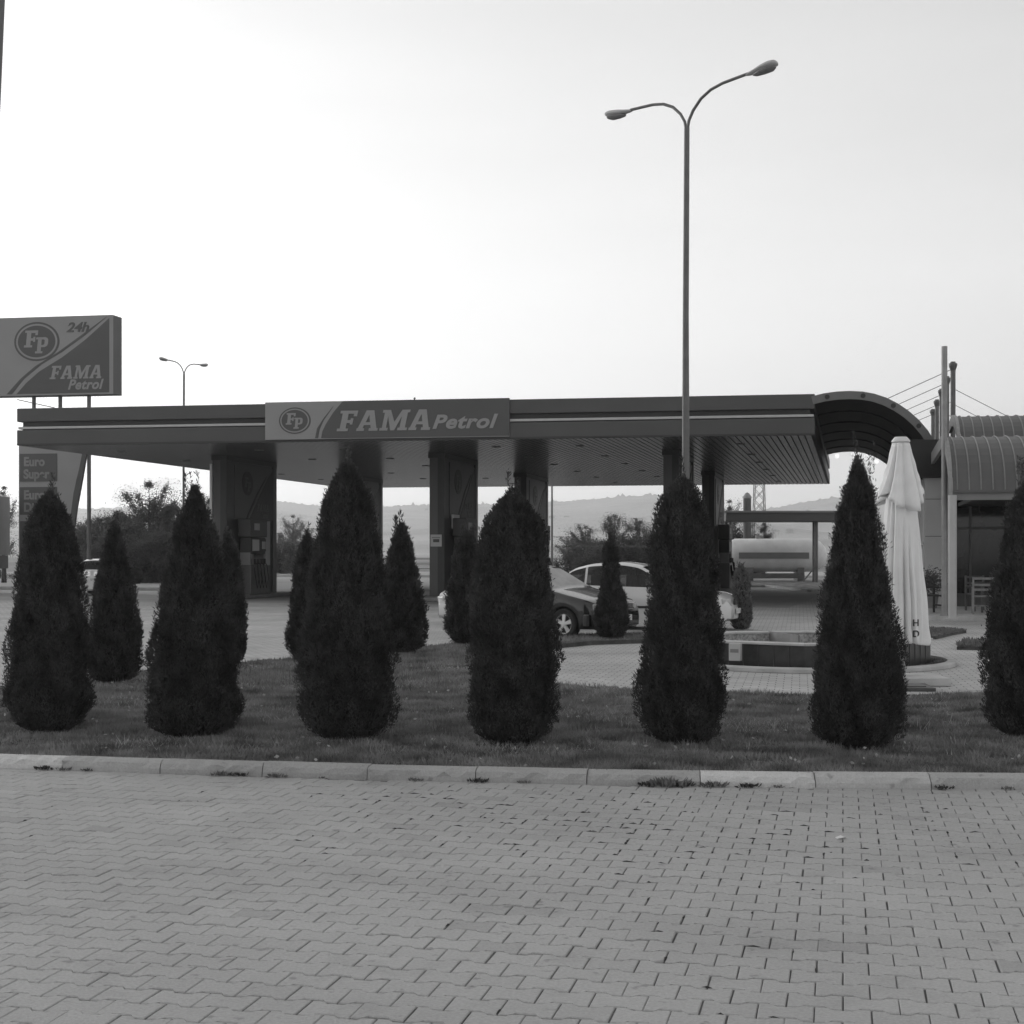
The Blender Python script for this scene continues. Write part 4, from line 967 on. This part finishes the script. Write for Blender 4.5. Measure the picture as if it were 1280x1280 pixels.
for i_, p_ in enumerate(tw.data.polygons): p_.material_index = 1 if i_ >= nf_ else 0
ring(MB(), 1.58, 1.88, .352, .385).build('rim', M['concrete_light'], fo, bevel=.008)
ring(MB(), 1.6, 1.617, .05, .35).build('inner_lining', M['mosaic'], fo)
tri = octa(1.6); MB().add([(x, y, .08) for x, y in tri], [tuple(range(8))]).build('basin_floor', M['mosaic'], fo)
MB().box((.0, .9, .24), (.03, 1.3, .3)).build('divider', M['concrete_dark'], fo)
MB().lathe([(0, .08), (.1, .08), (.11, .28), (.05, .3), (.03, .34), (0, .34)], (-.5, .35, 0), 14).build('nozzle', M['galv_dark'], fo, smooth=True)
MB().lathe([(0, .08), (.1, .08), (.1, .2), (0, .24)], (.45, .5, 0), 14).build('nozzle', M['galv_dark'], fo, smooth=True)
d = 20.9; t = thing('electric_box', 'small white electric box fixed to the fountain wall', 'box', (X(918, 21.15), 21.05, .12), R(-25))
MB().box((0, 0, .13), (.17, .1, .25)).build('case', M['pale'], t, bevel=.01); MB().box((0, -.053, .15), (.12, .008, .05)).build('flap', M['mid'], t)
# ring bed and kerb
rb = thing('fountain_bed', 'ring of dark soil and low grass inside a round kerb about the fountain', 'plant bed', tuple(fc))
mb = MB(); mb.lathe([(1.2, .012), (2.1, .012)], (0, 0, 0), 48); mb.build('soil', M['soil'], rb)
mb = MB(); mb.lathe([(2.08, 0), (2.08, .07), (2.2, .07), (2.22, .05), (2.22, 0)], (0, 0, 0), 64); mb.build('round_kerb', M['concrete'], rb, smooth=True)
n_ = 14000; a = RNG.uniform(0, 6.28, n_); r_ = np.sqrt(RNG.uniform(1.9**2, 2.06**2, n_)); hg = RNG.uniform(.02, .06, n_)
npmesh('grass_cover', leafquads(np.c_[r_*np.cos(a), r_*np.sin(a), np.full(n_, .012)], np.c_[RNG.normal(0, .4, n_), RNG.normal(0, .4, n_), np.ones(n_)], hg, np.full(n_, .006)), np.arange(n_*4).reshape(-1, 4), M['grass'], rb)

# ------------------------------------------------------------------ closed parasol
d = 18.8; pu = thing('closed_parasol', 'large closed white parasol printed with letters, beside the fountain', 'parasol', (X(1126, d), d, 0))
zT = Z(549, d); zS = Z(628, d); zB = Z(800, d)
MB().tube([(0, 0, .1), (0, 0, zT-.05)], .045, 14).build('pole', M['white'], pu, smooth=True)
def cloth(rows, nf, seed, amp, name, hem=.0, sw=1.):
    rng = np.random.default_rng(seed); n = 240; vs = []
    tk = np.linspace(0, 2*np.pi, nf, endpoint=False)+rng.uniform(-.16, .16, nf); dk = rng.uniform(.4, 1.5, nf); sk = rng.uniform(.08, .2, nf)*sw; dr = rng.uniform(-.22, .22, nf); st = rng.uniform(-.3, .35, nf)
    th = np.linspace(0, 2*np.pi, n, endpoint=False); low = rng.uniform(0, 6.28, 4)
    for k, (r_, z) in enumerate(rows):
        f = k/(len(rows)-1); g_ = np.zeros(n)
        for q in range(nf):
            dl = (th-tk[q]-dr[q]*(f-.5)+np.pi) % (2*np.pi)-np.pi; on = min(1, max(0, (f-st[q])/.25))
            g_ += -dk[q]*on*np.exp(-(dl/sk[q])**2)+.35*dk[q]*on*np.exp(-((abs(dl)-2*sk[q])/sk[q])**2)
        g_ += .35*np.sin(2*th+low[0]+1.5*f)+.2*np.sin(5*th+low[1]-3*f)
        g_ += .12*np.sin(f*23+3*th+low[2])*np.sin(th*2+low[3])
        rr = r_*(1+amp*(.35+.65*f)*g_)
        hz = hem*(f**5)*(.55*np.sin(2*th+low[2])+.6*np.sin(3*th+low[0])-.5*g_*.5)
        for j in range(n): vs.append((rr[j]*math.cos(th[j]), rr[j]*math.sin(th[j]), z+hz[j]))
    fs = [(i*n+j, i*n+(j+1) % n, (i+1)*n+(j+1) % n, (i+1)*n+j) for i in range(len(rows)-1) for j in range(n)]
    o = MB().add(vs, fs).build(name, M['fabric'], pu, smooth=False, fix=False); o.data.polygons.foreach_set('use_smooth', [True]*len(o.data.polygons))
    so_ = o.modifiers.new('s', 'SOLIDIFY'); so_.thickness = .005; return o
px_r = lambda w_: w_/2/F*d
rows = [(px_r(20)+(px_r(58)-px_r(20))*(k/16)**1.05, zT-.05+(zS-zT+.05)*k/16) for k in range(17)]
cloth(rows, 8, 5, .3, 'upper_flap', .1)
rows = [(px_r(w_), Z(y, d)) for w_, y in [(28, 606), (36, 624), (40, 640), (43, 660), (48, 690), (51, 715), (54, 740), (57, 765), (59, 785), (60, 798), (59, 803)]]
rr = [(np.interp(k/30, np.linspace(0, 1, len(rows)), [q[0] for q in rows]), np.interp(k/30, np.linspace(0, 1, len(rows)), [q[1] for q in rows])) for k in range(31)]
body = cloth(rr, 15, 12, .3, 'canopy_cloth', .04, .62)
MB().lathe([(0, .03), (px_r(15), .028), (px_r(23), -.02), (px_r(23), -.035), (px_r(18), -.05)], (0, 0, zT), 16).build('top_cap', M['white'], pu, smooth=True)
# letters on the hem
mb = MB(); rad_ = px_r(60)*1.1
def Pc(ang0):
    def f(u, v, w_):
        a = R(ang0)+u/rad_; return ((rad_+w_)*math.cos(a), (rad_+w_)*math.sin(a), v)
    return f
fonttext(mb, 'H', -.04, Z(781, d), .085, Pc(-73), .0, .008, 0, .02, 1.1)
fonttext(mb, 'D', -.04, Z(794.5, d), .085, Pc(-73), .0, .008, 0, .02, 1.1)
fonttext(mb, 'H', -.04, Z(781, d), .085, Pc(-150), .0, .008, 0, .02, 1.1)
fonttext(mb, 'D', -.04, Z(794.5, d), .085, Pc(-150), .0, .008, 0, .02, 1.1)
mb.build('lettering', M['black'], body)
sb = MB().box((.1, 0, .05), (.85, .8, .1)).build('base_slab', M['concrete_light'], pu, bevel=.01)
MB().lathe([(.05, .1), (.06, .1), (.06, .35), (.05, .35)], (0, 0, 0), 14).build('pole_sleeve', M['galv'], pu, smooth=True)
# manhole frame in front
x, y = G(1138, 863); t = thing('drain_cover', 'dark square drain cover in a concrete frame by the lawn edge', 'drain cover', (x, y+.22, 0), R(-5))
MB().box((0, 0, .02), (.6, .66, .04)).build('frame', M['fascia'], t, bevel=.004); MB().box((0, 0, .045), (.42, .4, .012)).build('lid', M['col'], t)

# ------------------------------------------------------------------ gas tank and shelter
dG = 87.5; gt = thing('gas_tank', 'long horizontal white gas tank on saddles under a flat shelter', 'tank', (X(968, dG), dG, 0))
r_ = .98; zc = Z(694, dG); hl = 2.35
MB().lathe([(.01, -hl-.75), (.45, -hl-.65), (.8, -hl-.35), (r_, -hl), (r_, hl), (.8, hl+.35), (.45, hl+.65), (.01, hl+.75)], (0, 0, 0), 32, 'Y').build('shell', M['tank'], gt, smooth=True)
sh = gt.children[0]; sh.rotation_euler = (0, 0, R(90)); sh.location = (0, 0, zc)
MB().box((-.2, -r_-.03, zc-.02), (4.1, .02, .36)).build('name_board', M['mid'], gt)
for sx in (-1.55, 1.45): MB().box((sx, 0, .42), (.4, 1.3, .84)).build('saddle', M['concrete_dark'], gt)
MB().box((-.1, -.9, .35), (3.4, .1, .3)).build('pipe_rack', M['galv_dark'], gt); MB().tube([(-1.0, 0, zc+.9), (-1.0, 0, zc+1.2)], .12, 10).build('valve', M['galv'], gt)
gs = thing('tank_shelter', 'flat dark shelter roof on slim posts above the gas tank', 'shelter', (X(980, 84), 84, 0))
MB().box((.3, -.2, Z(646.5, 84)), (7.6, 2.4, .56)).build('roof', M['fascia'], gs, bevel=.03); MB().box((.3, -.2, Z(640.5, 84)), (7.8, 2.6, .1)).build('roof_cap', M['mid'], gs)
for x, y in ((X(1016, 84)-X(980, 84), -1), (X(1020, 84)-X(980, 84), .6), (-3.2, -1), (-3.2, .6)): MB().tube([(x, y, 0), (x, y, Z(650, 84)-.1)], .09, 10).build('post', M['galv_dark'], gs, smooth=True)
MB().tube([(1.55, -1, .9), (.9, -1, .1)], .04, 6).build('brace', M['galv_dark'], gs)
o = zup(sheet('tank_verge', [G(880, 733), G(960, 733), G(1010, 739), (G(1040, 737)), (22, 92), (8, 92)], .04, M['grass'])); 
kerb = kerb_line('verge_kerb', [G(880, 734), G(960, 734), G(1010, 740), G(1060, 735)], 0, .1, .2, M['concrete_light'], step=1.); struct(kerb)
t = thing('chimney', 'stubby dark chimney pipe above the tank shelter', 'chimney', (X(934, 98), 98, 0))
MB().tube([(0, 0, 0), (0, 0, Z(623, 98))], .27, 12).build('stack', M['fascia'], t, smooth=True); MB().lathe([(.3, 0), (.3, .1), (.12, .35), (0, .4)], (0, 0, Z(623, 98)), 12).build('cowl', M['galv'], t)
# pylon
t = thing('lattice_pylon', 'thin steel lattice pylon rising behind the tank shelter', 'pylon', (X(949, 190), 190, 0))
mb = MB(); HH = 17
for sx in (-1, 1):
    for sy in (-1, 1): mb.tube([(sx*.85, sy*.85, 0), (sx*.45, sy*.45, HH)], .06, 4)
for k in range(12):
    z0, z1 = k*HH/12, (k+1)*HH/12; w0, w1 = .85-.4*k/12, .85-.4*(k+1)/12
    for sy in (-1, 1): mb.tube([(-w0, sy*w0, z0), (w1, sy*w1, z1)], .035, 4); mb.tube([(w0, sy*w0, z0), (-w1, sy*w1, z1)], .035, 4)
    for sx in (-1, 1): mb.tube([(sx*w0, -w0, z0), (sx*w1, w1, z1)], .035, 4)
mb.build('lattice', M['galv'], t)
for z in (13.5, 16): MB().box((0, 0, z), (5, .2, .2)).build('crossarm', M['galv'], t)

# fence far
t = thing('boundary_fence', 'low rail fence at the far edge of the station forecourt', 'fence', (0, 0, 0)); fd = 115; x0, x1 = X(470, fd), X(900, fd)
mb = MB()
for z in (.35, .7, 1.1): mb.tube([(x0, fd, z+.15), (x1, fd-6, z+.15)], .03, 5)
mb.build('rails', M['galv_dark'], t); x = x0; k = 0
while x < x1:
    MB().tube([(x, fd-6*(x-x0)/(x1-x0), 0), (x, fd-6*(x-x0)/(x1-x0), 1.32)], .04, 5).build('post', M['galv_dark'], t); x += 1.5
# far verge kerbs
struct(kerb_line('far_kerb', [(-40, 108), (30, 98)], 0, .18, .5, M['concrete_light'], step=4))
zup(sheet('far_verge', [(-80, 119.5), (60, 106.5), (60, 134), (-80, 134)], .01, M['hill']))
zup(sheet('left_verge', [(-60, 74), (-14, 66), (-13.5, 71), (-60, 84)], .02, M['soil']))
struct(kerb_line('left_verge_kerb', [(-60, 73.8), (-14, 65.8)], 0, .14, .25, M['concrete_light'], step=1))

# ------------------------------------------------------------------ background trees
def tree(px, d, top, wpx, label, airy=.5, m='leaf', n_=5200, group='trees behind the station', low=.05, kind='broad'):
    H = Z(top, d); w_ = wpx/F*d; t_ = thing('background_tree', label, 'tree', (X(px, d), d, 0), RNG.uniform(0, 6.28), group)
    mb = MB(); mb.tube([(0, 0, 0), (.03*H*.3, 0, H*.4), (0, .02, H*.92)], [.035*H**.8+.02, .02*H**.8, .01], 7)
    tips = []
    for k in range(13):
        z = H*RNG.uniform(.15, .85); a = RNG.uniform(0, 6.28); l = w_*.5*RNG.uniform(.6, 1.05)*(1-(z/H)*.35)
        e = np.array([l*math.cos(a), l*math.sin(a), min(H*.97, z+l*RNG.uniform(.25, .9))])
        mb.tube([(0, 0, z), (e[0]*.5, e[1]*.5, z+(e[2]-z)*.35), tuple(e)], [.03+.004*H, .02, .008], 5); tips.append(e)
    mb.build('trunk', M['bark'], t_)
    cs = []; rad_ = []
    for e in tips: cs.append(e); rad_.append(w_*RNG.uniform(.15, .3))
    for k in range(16):
        z = H*RNG.uniform(low, .9); a = RNG.uniform(0, 6.28); q = w_*.42*math.sqrt(RNG.uniform(0, 1))*(1.15-(z/H)**2*.8)
        cs.append(np.array([q*math.cos(a), q*math.sin(a), z])); rad_.append(w_*RNG.uniform(.1, .2)*(1-airy*.3))
    cs.append(np.array([0, 0, H*.95])); rad_.append(w_*.07)
    cs = np.array(cs); rad_ = np.array(rad_); i = RNG.integers(0, len(cs), n_)
    P = cs[i]+RNG.normal(0, .55, (n_, 3))*rad_[i][:, None]*[1, 1, .75]
    kb = int(n_*.45); tp = np.array(tips)[RNG.integers(0, len(tips), kb)]; f_ = RNG.uniform(.3, 1.12, (kb, 1)); z0_ = tp[:, 2:3]*.55
    P[:kb] = np.concatenate([tp[:, :2]*f_, z0_+(tp[:, 2:3]-z0_)*f_**.8], 1)+RNG.normal(0, w_*.035, (kb, 3))*(1.3-f_*.6)
    P[:, 2] = np.clip(P[:, 2], .02, H*1.02)
    sz = w_*.016+.025
    npmesh('crown', leafquads(P, RNG.normal(0, 1, (n_, 3))+[0, 0, .3], RNG.uniform(.7, 1.5, n_)*sz, RNG.uniform(.2, .4, n_)*sz), np.arange(n_*4).reshape(-1, 4), M[m], t_)
    return t_
for a in [(112, 92, 650, 70, 'bushy tree right of the price board'), (150, 90, 640, 70, 'bushy tree behind the small thuja by the price board'), (186, 88, 600, 80, 'tallest airy tree between price board and left pillar'),
          (218, 92, 632, 75, 'dense bushy tree left of the distant street lamp'), (246, 86, 604, 46, 'slender airy tree by the distant street lamp'), (262, 95, 622, 60, 'airy tree touching the left pillar'),
          (5, 84, 604, 44, 'tree top showing above the box truck'), (352, 130, 668, 44, 'low bush right of the left pillar'), (366, 128, 642, 36, 'thin pale sapling right of the left pillar'), (384, 135, 662, 40, 'bush behind the half hidden small thuja'), (130, 84, 672, 60, 'low hedge like bush beyond the white hatchback'), (200, 84, 668, 80, 'low wide bush under the tallest airy tree'), (250, 82, 676, 60, 'low bush below the slender airy tree'),
          (716, 118, 672, 44, 'low pale bush left of the tree group behind the cars'), (732, 114, 656, 42, 'round crowned small tree behind the dark hatchback'), (768, 112, 642, 50, 'spiky topped tree above the slim thuja'), (800, 110, 650, 52, 'broad small tree behind the white car'), (752, 106, 684, 90, 'low scrub behind the white car'),
          (836, 112, 655, 50, 'small tree hidden behind the street lamp thuja'), (912, 104, 622, 40, 'tree left of the chimney'), (936, 100, 648, 40, 'dark tree behind the gas tank'), (896, 110, 606, 26, 'tree top left of the right rear pillar'), (955, 99, 652, 30, 'small dark tree behind the tank at the pylon foot')]:
    big = a[3] >= 60
    tree(*a, m='leaf2' if a[0] in (366, 716, 384) else 'leaf', n_=26000 if big else 13000, low=.02)

def bush(px, d, top, wpx, label, m='leaf', n_=16000):
    H = Z(top, d); w_ = wpx/F*d; t_ = thing('background_bush', label, 'bush', (X(px, d), d, 0), RNG.uniform(0, 6.28), 'bushes behind the station')
    mb = MB()
    for k in range(6):
        a = RNG.uniform(0, 6.28); mb.tube([(0, 0, 0), (w_*.15*math.cos(a), w_*.15*math.sin(a), H*.4), (w_*.35*math.cos(a), w_*.35*math.sin(a), H*.8)], [.05, .03, .01], 5)
    mb.build('stems', M['bark'], t_)
    K = 46; c = RNG.uniform(-1, 1, (K, 2)); hh = H*(1-.45*(c**2).sum(1)/1.4)*RNG.uniform(.7, 1.0, K)
    i = RNG.integers(0, K, n_); f = RNG.uniform(.02, 1, n_)**.8
    P = np.c_[c[i]*w_*.5*[1, .8]+RNG.normal(0, w_*.05, (n_, 2)), hh[i]*f+RNG.normal(0, .12, n_)]; P[:, 2] = np.maximum(P[:, 2], .05)
    npmesh('crown', leafquads(P, RNG.normal(0, 1, (n_, 3))+[0, 0, .4], RNG.uniform(.08, .22, n_), RNG.uniform(.03, .07, n_)), np.arange(n_*4).reshape(-1, 4), M[m], t_)
for a in [(116, 88, 650, 90, 'wide bush filling the gap right of the price board'), (160, 86, 640, 90, 'wide leafy bush below the tallest airy tree'), (205, 87, 636, 90, 'dense bush left of the distant street lamp foot'), (246, 84, 630, 70, 'dense bush at the distant street lamp'), (278, 90, 648, 60, 'bush seen beside the left front pillar'),
          (352, 122, 672, 60, 'bush right of the left front pillar'), (392, 124, 668, 60, 'bush behind the small half hidden thuja'), (736, 108, 676, 70, 'soft bush behind the dark hatchback'), (775, 109, 664, 80, 'soft wide bush behind the slim thuja'), (815, 108, 662, 70, 'bush behind the white five door car'), (920, 101, 655, 60, 'bush behind the gas tank left end')]:
    bush(*a)
# ------------------------------------------------------------------ hills
rid = [(-2000, 640), (-400, 640), (0, 640), (200, 632), (345, 626), (400, 632), (470, 633), (520, 631), (600, 630), (640, 629), (700, 627), (740, 624), (780, 620), (820, 618), (860, 622), (900, 636), (930, 640), (960, 636), (1000, 628), (1040, 622), (1100, 617), (1300, 612), (3000, 600)]
def ridge(px): return float(np.interp(px, [a[0] for a in rid], [a[1] for a in rid]))
def hills(name, dn, df, k, seed, m):
    nx, ny = 1700, 30; V = []
    rng = np.random.default_rng(seed); bumps = rng.normal(0, 1, nx)
    for j in range(ny):
        f = j/(ny-1); d = dn+(df-dn)*f
        for i in range(nx):
            px = -1400+4000*i/(nx-1); zr = (HY-ridge(px))/F*df*k
            s = f**1.4*(1.0)
            z = zr*s+6*math.sin(px*.013+f*5)*f*(1-f)*4+4*math.sin(px*.045+f*9+seed)*f*(1-f)*3
            if j == ny-1: z += abs(bumps[i])*2.2+(5 if (i*7919) % 37 == 0 else 0)
            V.append(((px-640)/F*df*(.6+.4*f), d, z))
    V += [(x, y+400, -5) for x, y, z in V[-nx:]]
    ny += 1
    i, j = np.meshgrid(np.arange(nx-1), np.arange(ny-1)); Fq = np.stack([j*nx+i, j*nx+i+1, (j+1)*nx+i+1, (j+1)*nx+i], -1).reshape(-1, 4)
    return struct(npmesh(name, np.array(V), Fq, m, smooth=True))
hills('hills', 700, 2600, 1.0, 3, M['hill'])
n_ = 700; hx = RNG.uniform(-900, 1400, n_); hd = RNG.uniform(900, 2580, n_); fq_ = (hd-700)/1900
keep = (np.sin(hx*.011+hd*.004)+np.sin(hd*.013-hx*.006)+RNG.normal(0, .6, n_)) > .7; hx, hd, fq_ = hx[keep], hd[keep], fq_[keep]
V = []; Fc = []
for x, dd, f in zip(hx, hd, fq_):
    px_ = x/(2600*(.6+.4*f))*F+640; zr = (HY-ridge(px_))/F*2600
    z = zr*f**1.4+6*math.sin(px_*.013+f*5)*f*(1-f)*4+4*math.sin(px_*.045+f*9+3)*f*(1-f)*3
    w_ = RNG.uniform(2, 6); h_ = RNG.uniform(1.5, 4); o = len(V)
    for q in range(7): V.append((x+w_*math.cos(q*.9), dd+w_*math.sin(q*.9), z-1))
    for q in range(7): V.append((x+w_*.7*math.cos(q*.9+.3), dd+w_*.7*math.sin(q*.9), z+h_*RNG.uniform(.5, 1)))
    V.append((x, dd, z+h_*1.1)); 
    for q in range(7):
        q2 = (q+1) % 7; Fc += [(o+q, o+q2, o+7+q2), (o+q, o+7+q2, o+7+q), (o+7+q, o+7+q2, o+14)]
o = npmesh('hillside_woods', np.array(V), np.array(Fc), M['scrub']); tag(o, 'scattered scrub and small woods on the hazy hillside', 'hillside scrub', kind='stuff')
o = MB().box((X(700, 420), 420, Z(683.5, 420)-1.2), (8, 6, 2.6)).build('shed', M['white'])
tag(o, 'distant long white shed roof below the hills right of the middle pillars', 'shed')

# ------------------------------------------------------------------ haze
hz = MB().box((0, 1650, 148), (9000, 4100, 302)).build('haze', bpy.data.materials.new('haze')); hz['kind'] = 'stuff'; hz['label'] = 'pale evening haze over the fields and hills'; hz['category'] = 'haze'
hm = hz.data.materials[0]; hm.use_nodes = True; n = hm.node_tree
for q in list(n.nodes):
    if q.type == 'BSDF_PRINCIPLED': n.nodes.remove(q)
pv = n.nodes.new('ShaderNodeVolumePrincipled'); pv.inputs['Density'].default_value = .00036; pv.inputs['Color'].default_value = (.99, .99, .99, 1); pv.inputs['Anisotropy'].default_value = .8
n.links.new(pv.outputs[0], n.nodes['Material Output'].inputs['Volume'])
S.render.resolution_x = S.render.resolution_y = 1024
